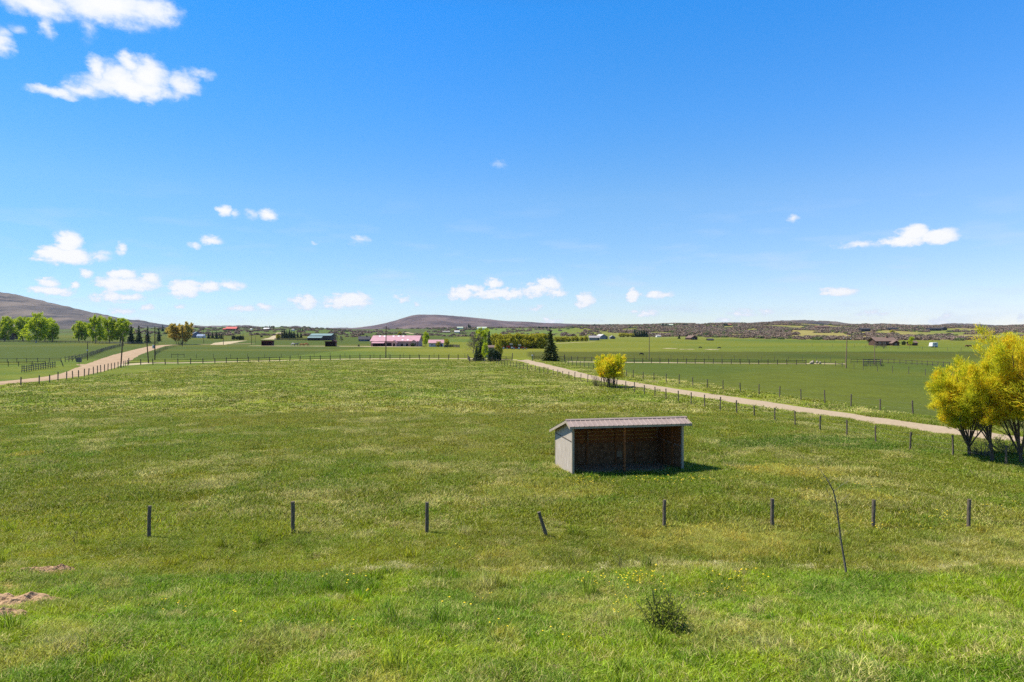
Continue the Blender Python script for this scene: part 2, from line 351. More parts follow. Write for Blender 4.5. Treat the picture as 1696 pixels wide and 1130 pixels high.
    d['siding'] = mat('pale_grey_wood_siding', (.30, .25, .19), (.54, .47, .39), 1.6, .85, stretch=(8, 8, 1))
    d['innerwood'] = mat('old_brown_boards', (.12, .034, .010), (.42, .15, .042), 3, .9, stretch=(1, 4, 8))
    d['kickwood'] = mat('scuffed_plywood', (.11, .046, .018), (.36, .175, .075), 5, .9, detail=8)
    d['newwood'] = mat('fresh_board', (.34, .22, .12), rough=.9)
    d['fleck'] = mat('dandelion_yellow', (.75, .55, .02), rough=.8)
    d['leafbush'] = mat('bush_leaves', (0, 0, 0), tintcols=[(.10, .14, .015), (.24, .30, .025), (.42, .44, .05)], translucent=.3)
defmats()
print('mats ok')

# ------------------------------------------------------------------ field colours and the ground sheet
def mixc(a, b, t): t = np.asarray(t)[..., None]; return a * (1 - t) + b * t
C_ = lambda *c: np.array(c, float)
OLIVE, LUSH, DEEP = C_(.178, .208, .022), C_(.145, .205, .018), C_(.11, .21, .018)
STRAW, TAN, BLUEG = C_(.40, .36, .12), C_(.24, .22, .05), C_(.15, .20, .085)
def lineside(x, y, a, b): return (x - a[0]) * (b[1] - a[1]) - (y - a[1]) * (b[0] - a[0])
def fieldcol(x, y):
    x = np.asarray(x, float); y = np.asarray(y, float)
    n1 = fbm(x / 9, y / 9, 21, 4); n2 = fbm(x / 30, y / 45, 31, 3); n3 = fbm(x / 2.2, y / 2.2, 41, 4); n4 = fbm(x / 60, y / 22, 51, 3)
    c = mixc(OLIVE, LUSH, sst(.40, .66, n1) * .8)
    c = mixc(c, TAN, sst(.54, .74, n2) * .35 * sst(300, 100, y))
    # pale streaks lying across the main field
    c = mixc(c, TAN, sst(.56, .76, n4) * .4 * sst(24, 40, y) * sst(200, 120, y))
    c = mixc(c, STRAW, sst(.60, .78, n3) * .35 * sst(90, 50, y))
    yb = 19.6 + .5 * (fbm(x / 3, x * 0, 8, 2) - .5)
    # strip just past the bank: yellower and strawy to the right
    s = sst(yb - .2, yb + .8, y) * sst(29, 22, y)
    c = mixc(c, C_(.27, .30, .022), s * .8 * sst(2, -6, x))
    c = mixc(c, STRAW, s * sst(.40, .62, n3) * sst(-3, 2, x) * .75)
    # the bank itself
    bk = sst(yb + .4, yb - .4, y)
    nb = fbm(x / 1.6, y / 1.6, 61, 4); nc = fbm(x / 2.8 + 9, y / 2.8, 71, 4)
    bc = mixc(C_(.25, .335, .016), C_(.11, .21, .012), sst(.42, .62, nb) * .8)
    bc = mixc(bc, C_(.22, .32, .08), sst(.56, .68, nc) * .45)
    bc = mixc(bc, C_(.34, .33, .12), sst(.56, .72, n3) * .7); bc = mixc(bc, C_(.36, .30, .15), sst(.56, .70, fbm(x / 1.3 + 4, y / 1.8, 66, 4)) * sst(15, 11, y) * .9)
    c = mixc(c, bc, bk)
    # spots seen in the field
    def spot(cx, cy, rx, ry, col, a):
        nonlocal c
        d = np.sqrt(((x - cx) / rx) ** 2 + ((y - cy) / ry) ** 2) + (n3 - .5) * .9
        c = mixc(c, col, sst(1.1, .6, d) * a)
    spot(21, 44, 9, 3.2, C_(.07, .15, .015), .85); spot(28, 41.5, 6, 2.2, C_(.07, .15, .015), .8)
    spot(14.5, 35.5, 3.5, 1.6, STRAW, .9); spot(7.4, 24.6, 3.2, 1.5, STRAW, .6); spot(14, 29.5, 3, 1.2, STRAW, .6)
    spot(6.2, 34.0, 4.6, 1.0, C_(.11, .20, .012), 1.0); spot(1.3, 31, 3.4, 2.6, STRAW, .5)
    spot(-3, 64, 22, 4, TAN, .6); spot(-14, 70, 9, 2, STRAW, .5); spot(-42, 80, 14, 5, STRAW, .35)
    spot(-9.5, 23, 5, 1.6, C_(.14, .20, .02), .6)
    # verge strips along the driveway and the meadow beyond it
    d1 = lineside(x, y, (-3.6, 154.7), (24.5, 41)) / 117; d2 = lineside(x, y, (12, 155), (34.5, 59.8)) / 97.8
    verge = (d1 < 0) & (d2 > 0) & (y < 175)
    mead = (d2 <= 0) & (y < 250) & (x > 5)
    c = np.where(mead[..., None], mixc(C_(.12, .165, .035), C_(.155, .185, .032), sst(.4, .7, n2)), c)
    c = np.where(verge[..., None], mixc(C_(.19, .225, .03), c, .35 + 0 * x), c)
    lf = (x < -66) & (y > 95)
    c = np.where(lf[..., None], mixc(C_(.13, .18, .03), C_(.18, .21, .035), sst(.4, .7, n1)), c)
    # far fields
    f = sst(175, 190, y) * (1 - sst(.25, .45, 0 * x))
    fn = fbm(x / 120, y / 200, 91, 4); fn2 = fbm(x / 300, y / 90, 95, 3)
    fc = mixc(C_(.145, .158, .024), C_(.095, .132, .026), sst(.4, .62, fn)); fc = mixc(fc, C_(.22, .20, .045), sst(.55, .75, fn2) * .6)
    c = mixc(c, fc, f)
    # hillsides: sage and tan between the scrub
    px = CX + F * x / np.maximum(y, 1)
    h = sst(620, 820, y) * sst(960, 1060, px)
    c = mixc(c, mixc(C_(.16, .18, .06), C_(.26, .22, .12), sst(.4, .65, fn)), h)
    h2 = sst(800, 1300, y) * sst(980, 900, px)
    c = mixc(c, mixc(C_(.12, .18, .05), C_(.11, .13, .06), sst(.45, .6, fn)), h2)
    h3 = sst(2100, 2700, y); c = mixc(c, C_(.11, .10, .07), h3)
    spot(-14.6, 18.6, 2.0, .55, C_(.38, .27, .22), 1.0); spot(-15.4, 16.3, 1.2, .6, C_(.38, .27, .22), 1.0)
    c = c * (1, 1.0, .5)
    far_ = np.where(mead, .56, np.where(lf, .68, 1.0)) * (1 - .08 * sst(176, 190, y)); c = c * far_[..., None]
    return np.clip(c, 0, 1)

def strawmask(x, y):
    d2 = lineside(x, y, (12, 155), (34.5, 59.8)) / 97.8
    return np.where(((d2 <= 0) & (x > 5)) | ((x < -66) & (y > 95)) | (y > 176), .12, 1.0)
def ground_material():
    m = bpy.data.materials.new('field_grass_ground'); m.use_nodes = True; N = m.node_tree.nodes; L = m.node_tree.links
    b = N['Principled BSDF']; b.inputs['Roughness'].default_value = .95; b.inputs['Specular IOR Level'].default_value = .1
    at = N.new('ShaderNodeAttribute'); at.attribute_name = 'gcol'
    tc = N.new('ShaderNodeTexCoord')
    def noise(s, d, r=.65):
        n = N.new('ShaderNodeTexNoise'); n.inputs['Scale'].default_value = s; n.inputs['Detail'].default_value = d; n.inputs['Roughness'].default_value = r
        L.new(tc.outputs['Object'], n.inputs['Vector']); return n.outputs['Fac']
    def rng(v, a, b_, c, d):
        n = N.new('ShaderNodeMapRange'); n.inputs['From Min'].default_value = a; n.inputs['From Max'].default_value = b_; n.inputs['To Min'].default_value = c; n.inputs['To Max'].default_value = d
        L.new(v, n.inputs['Value']); return n.outputs[0]
    v1 = rng(noise(2.2, 8, .75), .3, .7, .62, 1.38)
    v2 = rng(noise(.25, 6), .3, .7, .85, 1.15)
    mu = N.new('ShaderNodeMath'); mu.operation = 'MULTIPLY'; L.new(v1, mu.inputs[0]); L.new(v2, mu.inputs[1])
    sc = N.new('ShaderNodeVectorMath'); sc.operation = 'SCALE'; L.new(at.outputs['Color'], sc.inputs[0]); L.new(mu.outputs[0], sc.inputs['Scale'])
    st = rng(noise(.9, 10, .8), .60, .72, 0, .75)
    mx = N.new('ShaderNodeMix'); mx.data_type = 'RGBA'; sm = N.new('ShaderNodeMath'); sm.operation = 'MULTIPLY'; L.new(st, sm.inputs[0]); L.new(at.outputs['Alpha'], sm.inputs[1]); L.new(sm.outputs[0], mx.inputs[0]); L.new(sc.outputs[0], mx.inputs[6]); mx.inputs[7].default_value = (.34, .31, .07, 1)
    L.new(mx.outputs[2], b.inputs['Base Color'])
    bp = N.new('ShaderNodeBump'); bp.inputs['Strength'].default_value = .6; bp.inputs['Distance'].default_value = .12; L.new(noise(3.0, 8, .75), bp.inputs['Height']); L.new(bp.outputs[0], b.inputs['Normal'])
    return m
def build_ground():
    r = [1.5]
    while r[-1] < 9500: r.append(r[-1] * 1.0155 + .01)
    r = np.array(r)
    az = np.concatenate([np.arange(-58, 58.01, .29), np.arange(61, 302, 4.)]); az = np.radians(az)
    R, A = np.meshgrid(r, az, indexing='ij'); X = R * np.sin(A); Y = R * np.cos(A); Z = gz(X, Y)
    Z = np.where(Y < 1, np.where(R < 400, 1.55, -10), Z)
    nr, na = R.shape
    v = np.stack([X, Y, Z], -1).reshape(-1, 3)
    i = np.arange(nr - 1)[:, None] * na; j = np.arange(na)[None]; j2 = (j + 1) % na
    f = np.stack([i + j, i + na + j, i + na + j2, i + j2], -1).reshape(-1, 4)
    f = f[:, ::-1]
    # centre fan
    v = np.vstack([v, [[0, 0, 1.55]]]); c = len(v) - 1
    tri = np.stack([np.full(na, c), (np.arange(na) + 1) % na, np.arange(na)], -1)
    me = mesh_np('ground', v, [f, tri], None, True)
    col = np.ones((len(v), 4), np.float32); col[:-1, :3] = fieldcol(X, Y).reshape(-1, 3); col[-1, :3] = LUSH; col[:-1, 3] = strawmask(X, Y).ravel()
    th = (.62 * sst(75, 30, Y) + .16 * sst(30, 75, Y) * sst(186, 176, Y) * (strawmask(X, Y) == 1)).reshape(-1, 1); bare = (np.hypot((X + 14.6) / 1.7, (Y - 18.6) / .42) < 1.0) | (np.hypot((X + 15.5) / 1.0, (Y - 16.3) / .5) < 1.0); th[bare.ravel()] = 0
    col[:-1, :3] = col[:-1, :3] * (1 - th) + th * np.array([.085, .075, .025])     # brown thatch, darkened further to paint in shade between the grass blades
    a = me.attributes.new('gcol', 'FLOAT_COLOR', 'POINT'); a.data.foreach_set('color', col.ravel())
    me.materials.append(ground_material())
    o = bpy.data.objects.new('ground', me); COL.objects.link(o); tag(o, kind='structure')
    # face normals up?
    if me.polygons[1000].normal.z < 0: me.flip_normals()
build_ground()

def strip(name, pts, widths, m, kind='structure', lift=.05, step=None, jitter=.2, seed=1):
    """ribbon of track following the ground"""
    pts = np.array(pts, float); w = np.broadcast_to(np.asarray(widths, float), (len(pts),))
    d = np.concatenate([[0], np.cumsum(np.linalg.norm(np.diff(pts, axis=0), axis=1))]); n = max(8, int(d[-1] / (step or 1.5)))
    t = np.linspace(0, d[-1], n); c = np.stack([np.interp(t, d, pts[:, 0]), np.interp(t, d, pts[:, 1])], 1); ww = np.interp(t, d, w)
    k = max(1, n // 40)
    if k > 1:
        ker = np.ones(2 * k + 1) / (2 * k + 1)
        c = np.stack([np.convolve(np.pad(c[:, q], k, mode='edge' if False else 'reflect', reflect_type='odd'), ker, 'valid') for q in (0, 1)], 1)
    g = np.gradient(c, axis=0); g /= np.linalg.norm(g, axis=1)[:, None]; s = np.stack([g[:, 1], -g[:, 0]], 1)
    m_ = 9; u = np.linspace(-1, 1, m_)
    jl = (fbm(t / 1.3, t * 0, seed, 3) - .5) * jitter * 4; jr = (fbm(t / 1.3, t * 0 + 7, seed, 3) - .5) * jitter * 4
    half = ww[:, None] / 2 * u[None] + np.where(u > 0, jr[:, None] * u, jl[:, None] * -u * -1)
    X = c[:, 0:1] + s[:, 0:1] * half; Y = c[:, 1:2] + s[:, 1:2] * half
    Z = gz(X, Y) + lift
    Z[:, 0] -= lift * 1.4; Z[:, -1] -= lift * 1.4
    v = np.stack([X, Y, Z], -1).reshape(-1, 3); i = np.arange(n - 1)[:, None] * m_; j = np.arange(m_ - 1)[None]
    f = np.stack([i + j, i + j + 1, i + m_ + j + 1, i + m_ + j], -1).reshape(-1, 4)
    me = mesh_np(name, v, [f], np.tile((u + 1) / 2, n), True); me.materials.append(m)
    o = bpy.data.objects.new(name, me); COL.objects.link(o); tag(o, kind=kind); ROADS.append((c, ww)); return o
ROADS = []
g2 = lambda L_: [P(a, b)[:2] for a, b in L_]
DRIVE = [(2.6, 176), (4.2, 164), (6.7, 148), (11.9, 110), (19, 86), (30.1, 53.9), (33.4, 45.7), (37, 37), (43, 25)]
strip('gravel_driveway', DRIVE, 4.0, MT['gravel'])
strip('dirt_road', [(-84, 60), (-74, 85), (-71.8, 95.7), (-70.9, 104), (-74.5, 117), (-83, 136), (-99, 169), (-121, 214), (-153, 285), (-180, 346), (-190, 380), (-160, 420)],
      [6, 6, 6, 5.5, 5.5, 7.5, 8.5, 8, 8, 7.5, 7, 7], MT['dirtroad'], lift=.06)
strip('side_track', [(-86, 140), (-84, 156)] + g2([(250, 601), (290, 601.5), (400, 599), (575, 595), (700, 593.8), (790, 594.5)]) + [(0, 176), (3, 174)], [6, 5, 3.6, 3, 3, 3, 3, 3, 3.4, 3.5], MT['sand'], lift=.05)
strip('farm_track', g2([(133, 604), (150, 606), (172, 607.5)]), [2, 3.5, 5], MT['dirtroad'], lift=.05)
strip('meadow_track', g2([(940, 599.5), (1040, 600.5), (1150, 601.2), (1260, 601.8), (1345, 602.5), (1400, 603)]), 2.6, MT['sand'])
strip('corral_track', g2([(415, 573), (500, 573.4), (600, 573.8), (640, 574.5), (700, 575)]), [5, 7, 8, 9, 6], MT['sand'], step=5)
strip('hill_track', g2([(360, 571.5), (372, 568), (385, 566), (405, 564.5)]), [8, 14, 12, 5], MT['sand'], step=5)
strip('hill_track', g2([(444, 562.5), (456, 560), (462, 555), (464, 551)]), [14, 14, 12, 10], MT['sand'], step=5)
strip('hill_track', g2([(664, 550.5), (676, 551.5), (694, 554)]), [8, 10, 6], MT['sand'], step=8)
strip('hill_track', g2([(920, 569), (950, 567.5), (985, 566)]), [3, 3, 2], MT['sand'], step=5)
for a_, b_, y_ in ((1099, 1122, 577.5), (1134, 1143, 579), (1170, 1191, 579.3)):
    strip('sandy_patch', g2([(a_, y_), ((a_ + b_) / 2, y_ - .3), (b_, y_)]), [3, 9, 2], MT['sand'], step=2)

# ------------------------------------------------------------------ far ridges
def ridge(name, prof, Y, depth, m, seed, rough=.05, base=-35, power=1.5, stepm=None):
    prof = np.array(prof, float); px = np.arange(prof[0, 0], prof[-1, 0], 3.0); py = np.interp(px, prof[:, 0], prof[:, 1])
    ker = np.ones(5) / 5; py = np.convolve(np.pad(py, 2, 'edge'), ker, 'valid')
    X = (px - CX) / F * Y; Hh = H_CAM - (py - HY) / F * Y
    t = np.linspace(-1, 1, 61)
    T_, XX = np.meshgrid(t, X, indexing='ij'); HH = np.broadcast_to(Hh, T_.shape)
    shp = 1 - np.abs(T_) ** power
    YY = Y + T_ * depth
    n = fbm(XX / 260 + 5, YY / 420, seed, 5) - .5
    spur = np.abs(fbm(XX / 420, YY / 1500 + 3, seed + 3, 3) - .5)
    Z = base + (HH - base) * shp * (1 + (n * rough * 2 - spur * .2) * (np.abs(T_) > .02) * sst(0, .5, np.abs(T_)))
    Z = Z + ((vnoise(XX / 22, YY / 30, seed) - .5) * 7 + (vnoise(XX / 90, YY / 90, seed + 1) - .5) * 9) * shp * (.25 if name == 'mesa' else 1)
    # keep the near slope from covering the crest as drawn
    v = np.stack([XX * YY / Y, YY, Z], -1).reshape(-1, 3); nx = len(X)
    i = np.arange(60)[:, None] * nx; j = np.arange(nx - 1)[None]
    f = np.stack([i + j, i + j + 1, i + nx + j + 1, i + nx + j], -1).reshape(-1, 4)
    me = mesh_np(name, v, [f], None, True); me.materials.append(m)
    o = bpy.data.objects.new(name, me); COL.objects.link(o); tag(o, kind='structure'); return o
mt_far = mat('far_scrub_hillside', (.018, .015, .012), (.15, .112, .078), .008, .95, detail=12, contrast=(.38, .64), bump=1, bscale=.03, stretch=(1, .3, 1.3))
mt_mesa = mat('mesa_scrub_slope', (.045, .027, .024), (.145, .095, .078), .006, .95, detail=10, contrast=(.38, .64))
ridge('mountain', [(-700, 420), (-400, 430), (-200, 452), (-60, 474), (0, 485), (25, 488), (50, 494), (100, 506), (150, 517), (200, 527), (235, 532), (270, 538), (300, 543), (340, 549)], 4300, 1500, mt_far, 5)
ridge('mesa', [(440, 552), (500, 548), (560, 546), (600, 542), (620, 539), (645, 534), (662, 529), (680, 523), (690, 521), (705, 521), (740, 522.5), (770, 525), (800, 528), (840, 532), (870, 533), (900, 535), (950, 536.5), (1000, 538.5), (1060, 541), (1120, 548)], 5000, 1300, mt_mesa, 9)
ridge('far_hills', [(200, 545), (300, 539.5), (350, 540), (395, 539), (412, 539), (430, 542), (455, 542.5), (475, 541), (490, 540.3), (505, 542.5), (530, 544.5), (560, 543), (600, 544), (640, 549)], 6000, 1000, mt_far, 13)
ridge('right_hills', [(1150, 548), (1200, 542), (1240, 537), (1262, 533.5), (1290, 532), (1330, 530), (1350, 531.5), (1380, 534), (1405, 537), (1430, 539.5), (1450, 537.5), (1480, 537), (1510, 539), (1540, 539), (1570, 537), (1600, 537), (1640, 538.5), (1700, 540), (1900, 544), (2100, 548)], 3900, 900, mt_far, 17)

# ------------------------------------------------------------------ scattering (grass, scrub): points + geometry nodes instancing
def scatter(name, pts, rotz, scl, var, cols, protos, label=None, tilt=None):
    n = len(pts); me = bpy.data.meshes.new(name); me.vertices.add(n); me.vertices.foreach_set('co', np.asarray(pts, np.float32).ravel())
    rot = np.zeros((n, 3), np.float32); rot[:, 2] = rotz
    if tilt is not None: rot[:, 0] = tilt
    me.attributes.new('rot', 'FLOAT_VECTOR', 'POINT').data.foreach_set('vector', rot.ravel())
    me.attributes.new('scl', 'FLOAT_VECTOR', 'POINT').data.foreach_set('vector', np.asarray(scl, np.float32).ravel())
    me.attributes.new('var', 'INT', 'POINT').data.foreach_set('value', np.asarray(var, np.int32))
    me.attributes.new('gcol', 'FLOAT_VECTOR', 'POINT').data.foreach_set('vector', np.asarray(cols, np.float32).ravel())
    o = bpy.data.objects.new(name, me); COL.objects.link(o)
    ng = bpy.data.node_groups.new('scatter_' + name, 'GeometryNodeTree')
    ng.interface.new_socket('Geometry', in_out='INPUT', socket_type='NodeSocketGeometry'); ng.interface.new_socket('Geometry', in_out='OUTPUT', socket_type='NodeSocketGeometry')
    N = ng.nodes; L = ng.links; gi = N.new('NodeGroupInput'); go = N.new('NodeGroupOutput')
    def attr(nm, ty):
        a = N.new('GeometryNodeInputNamedAttribute'); a.data_type = ty; a.inputs['Name'].default_value = nm
        return [s for s in a.outputs if s.enabled and s.name == 'Attribute'][0]
    join = N.new('GeometryNodeJoinGeometry')
    va = attr('var', 'INT'); ra = attr('rot', 'FLOAT_VECTOR'); sa = attr('scl', 'FLOAT_VECTOR')
    e2r = N.new('FunctionNodeEulerToRotation'); L.new(ra, e2r.inputs[0])
    for k, p in enumerate(protos):
        cmp_ = N.new('FunctionNodeCompare'); cmp_.data_type = 'INT'; cmp_.operation = 'EQUAL'
        ins = [s for s in cmp_.inputs if s.enabled]; L.new(va, ins[0]); ins[1].default_value = k
        inst = N.new('GeometryNodeInstanceOnPoints'); oi = N.new('GeometryNodeObjectInfo'); oi.inputs['Object'].default_value = p
        oi.inputs['As Instance'].default_value = True
        L.new(gi.outputs[0], inst.inputs['Points']); L.new(cmp_.outputs[0], inst.inputs['Selection']); L.new(oi.outputs['Geometry'], inst.inputs['Instance'])
        L.new(e2r.outputs[0], inst.inputs['Rotation']); L.new(sa, inst.inputs['Scale']); L.new(inst.outputs[0], join.inputs[0])
    L.new(join.outputs[0], go.inputs[0])
    md = o.modifiers.new('scatter', 'NODES'); md.node_group = ng
    tag(o, label, kind='stuff')
    return o
PROTO = bpy.data.collections.new('plant_sources')     # sources only; not linked to the scene, so never drawn by themselves
def proto(mb, name, m):
    o = mb.build(name, m); COL.objects.unlink(o); PROTO.objects.link(o); return o
def grass_mat(name, trans, a, b_):
    m = bpy.data.materials.new(name); m.use_nodes = True; N = m.node_tree.nodes; L = m.node_tree.links
    at = N.new('ShaderNodeAttribute'); at.attribute_type = 'INSTANCER'; at.attribute_name = 'gcol'
    ti = N.new('ShaderNodeAttribute'); ti.attribute_name = 'tint'
    r = N.new('ShaderNodeMapRange'); r.inputs['To Min'].default_value = a; r.inputs['To Max'].default_value = b_; L.new(ti.outputs['Fac'], r.inputs['Value'])
    sc = N.new('ShaderNodeVectorMath'); sc.operation = 'SCALE'; L.new(at.outputs['Vector'], sc.inputs[0]); L.new(r.outputs[0], sc.inputs['Scale'])
    gl = N.new('ShaderNodeMapRange'); gl.inputs['From Min'].default_value = .80; gl.inputs['From Max'].default_value = .82; gl.inputs['To Max'].default_value = .75; L.new(ti.outputs['Fac'], gl.inputs['Value'])
    gm = N.new('ShaderNodeMix'); gm.data_type = 'RGBA'; L.new(gl.outputs[0], gm.inputs[0]); L.new(sc.outputs[0], gm.inputs[6]); gm.inputs[7].default_value = (.44, .52, .11, 1)  # sunlit glints painted as a pale colour on some blades
    sr = N.new('ShaderNodeMapRange'); sr.inputs['From Min'].default_value = .91; sr.inputs['From Max'].default_value = .93; L.new(ti.outputs['Fac'], sr.inputs['Value'])
    mx = N.new('ShaderNodeMix'); mx.data_type = 'RGBA'; L.new(sr.outputs[0], mx.inputs[0]); L.new(gm.outputs[2], mx.inputs[6]); mx.inputs[7].default_value = (.62, .54, .20, 1)
    b = N['Principled BSDF']; b.inputs['Roughness'].default_value = .55; b.inputs['Specular IOR Level'].default_value = .22; L.new(mx.outputs[2], b.inputs['Base Color'])
    t = N.new('ShaderNodeBsdfTranslucent'); L.new(mx.outputs[2], t.inputs[0]); ms = N.new('ShaderNodeMixShader'); ms.inputs[0].default_value = trans
    L.new(b.outputs[0], ms.inputs[1]); L.new(t.outputs[0], ms.inputs[2]); L.new(ms.outputs[0], N['Material Output'].inputs[0])
    return m
MG = grass_mat('grass_blades', .42, .40, 2.3)
def blades(rng, n, rad, h, w, lean, mb=None, hvar=.6):
    """n bent, tapering blades in a round patch"""
    mb = mb or MB(); r = rad * np.sqrt(rng.random(n)); a = rng.random(n) * 2 * pi
    b = np.stack([r * np.cos(a), r * np.sin(a), np.full(n, -.02)], 1)
    hh = h * (1 - hvar / 2 + hvar * rng.random(n)); da = rng.random(n) * 2 * pi; le = lean * hh * (.3 + rng.random(n))
    d = np.stack([np.cos(da), np.sin(da), 0 * da], 1); sa = rng.random(n) * pi; s = np.stack([np.cos(sa), np.sin(sa), 0 * sa], 1) * (w * (.6 + .8 * rng.random(n)))[:, None] / 2
    m1 = b + d * (le * .35)[:, None] + np.array([0, 0, 1]) * (hh * .55)[:, None]; tp = b + d * le[:, None] + np.array([0, 0, 1]) * (hh * (1 - .25 * lean * rng.random(n)))[:, None]
    v = np.stack([b - s, b + s, m1 + s * .8, m1 - s * .8, tp], 1).reshape(-1, 3); k = np.arange(n)[:, None] * 5
    t = np.repeat(rng.random(n), 5)
    q = np.concatenate([k + 0, k + 1, k + 2, k + 3], 1); tr = np.concatenate([k + 3, k + 2, k + 4], 1)
    n0 = mb.n; mb.add(v, q, t); mb.f.append(tr + n0)
    return mb
def make_grass():
    rng = np.random.default_rng(11)
    near = [proto(blades(rng, 330, .42, .115, .014, 1.1), 'grass_tuft', MG), proto(blades(rng, 260, .40, .16, .014, .9), 'grass_tuft', MG),
            proto(blades(rng, 260, .38, .11, .013, 1.5), 'grass_tuft', MG), proto(blades(rng, 90, .18, .30, .016, .55), 'grass_tuft', MG),
            proto(blades(rng, 150, .28, .09, .034, 1.2), 'grass_tuft', MG)]
    mid = [proto(blades(rng, 420, .85, .13, .022, 1.0), 'grass_tuft', MG), proto(blades(rng, 360, .8, .17, .024, .8), 'grass_tuft', MG),
           proto(blades(rng, 90, .30, .16, .03, 1.6), 'grass_tuft', MG)]
    far = [proto(blades(rng, 260, 2.0, .16, .06, 1.0), 'grass_tuft', MG), proto(blades(rng, 200, 1.8, .13, .07, 1.5), 'grass_tuft', MG), proto(blades(rng, 60, .6, .2, .06, 1.4), 'grass_tuft', MG)]
    def offroad(x, y, extra=.2):
        ok = np.ones(len(x), bool)
        for c, w in ROADS:
            cc = c[::1]; 
            if cc[:, 1].min() > 260: continue
            for i0 in range(0, len(x), 4000):
                d = np.hypot(x[i0:i0 + 4000, None] - cc[None, :, 0], y[i0:i0 + 4000, None] - cc[None, :, 1]); k = d.argmin(1)
                ok[i0:i0 + 4000] &= d[np.arange(len(k)), k] > w[k] / 2 + extra
        # nor inside the shelter
        lx = (x - 3.06) * cos(SROT) + (y - 34.6) * sin(SROT); ly = -(x - 3.06) * sin(SROT) + (y - 34.6) * cos(SROT)
        ok &= ~((lx > -.1) & (lx < SW + .1) & (ly > -.05) & (ly < SD + .15))
        return ok
    def thin(x, y): return ~((strawmask(x, y) < 1) & (rng.random(len(x)) < 1.1))
    def pts(n, y0, y1, hw=.84):
        y = np.sqrt(rng.random(n) * (y1 ** 2 - y0 ** 2) + y0 ** 2); x = (rng.random(n) * 2 - 1) * (hw * y + (6 if y1 < 30 else 3)); return x, y
    def go(name, n, y0, y1, protos, probs, extra, smin, smax, straw_p, label, zs=(.8, 1.3)):
        x, y = pts(n, y0, y1); k = offroad(x, y, extra)
        k &= thin(x, y) | (y < 56); dm = np.hypot((x + 14.6) / 1.7, (y - 18.6) / .42) > 1 ; k &= dm & (np.hypot((x + 15.5) / 1.0, (y - 16.3) / .5) > 1)
        x, y = x[k], y[k]; n = len(x); c = fieldcol(x, y)
        c = c * (.78 + .44 * rng.random(n))[:, None] * (.86 if y0 > 50 else (1.06 if y0 > 20 else 1.0)); hue = rng.normal(size=n) * .07; c[:, 0] *= 1 + hue * 1.5; c[:, 2] *= 1 - hue
        dry = fbm(x / 4.5, y / 3.2, 77, 4); dry2 = fbm(x / 1.1, y / 1.1, 79, 3)
        sp = straw_p * sst(.42, .68, dry * .6 + dry2 * .4) * 3 * strawmask(x, y)
        st = rng.random(n) < sp
        if straw_p > 5: x, y, c, sp = x[st], y[st], c[st], sp[st]; st = st[st]; n = len(x)
        c[st] = STRAW * (.8 + .6 * rng.random(st.sum()))[:, None]
        var = rng.choice(len(protos), n, p=probs); s = smin + (smax - smin) * rng.random(n)
        hmul = .7 + .9 * fbm(x / 1.4, y / 1.4, 83, 3)
        scl = np.stack([s, s, s * hmul * (zs[0] + (zs[1] - zs[0]) * rng.random(n))], 1)
        return scatter(name, np.stack([x, y, gz(x, y)], 1), rng.random(n) * 2 * pi, scl, var, c, protos, label)
    go('grass', 13000, 8.5, 24.5, near, [.32, .14, .28, .01, .25], .1, .75, 1.2, .07, 'lush spring grass covering the near bank')
    go('grass', 10200, 24, 60, mid, [.42, .4, .18], .25, .8, 1.2, .14, 'olive pasture grass with straw tufts around the shelter', zs=(.7, 1.1))
    # dead pale grass standing along the lip just past the bank
    n = 1700; x = -5 + 30 * rng.random(n); y = 19.9 + .8 * rng.random(n) ** 1.5 + .5 * (fbm(x / 3, x * 0, 8, 2) - .5); k = rng.random(n) < .25 + .75 * sst(.35, .6, fbm(x / 1.8, y, 88, 3)); x, y = x[k], y[k]; n = len(x); s = .7 + .6 * rng.random(n)
    scatter('grass', np.stack([x, y, gz(x, y)], 1), rng.random(n) * 6.28, np.stack([s, s, s * .9], 1), rng.integers(0, 2, n), np.array([.52, .47, .24]) * (.8 + .4 * rng.random((n, 1))), [near[4], near[2]], 'pale dead grass along the lip of the bank')
    go('grass', 5000, 20, 70, [near[4], mid[2]], [.5, .5], .25, .5, 1.0, 9., 'pale straw tufts flecking the pasture', zs=(.6, 1.0))
    go('grass', 5000, 60, 180, [far[2], mid[2]], [.6, .4], .6, .6, 1.3, 9., 'pale straw tufts flecking the far half of the pasture', zs=(.6, 1.0))
    go('grass', 11000, 58, 185, far, [.5, .3, .2], .9, .8, 1.25, .12, 'pasture grass reaching to the rail fence', zs=(.6, 1.0))
SROT, SW, SD = radians(11.5), 6.06, 3.3
make_grass()
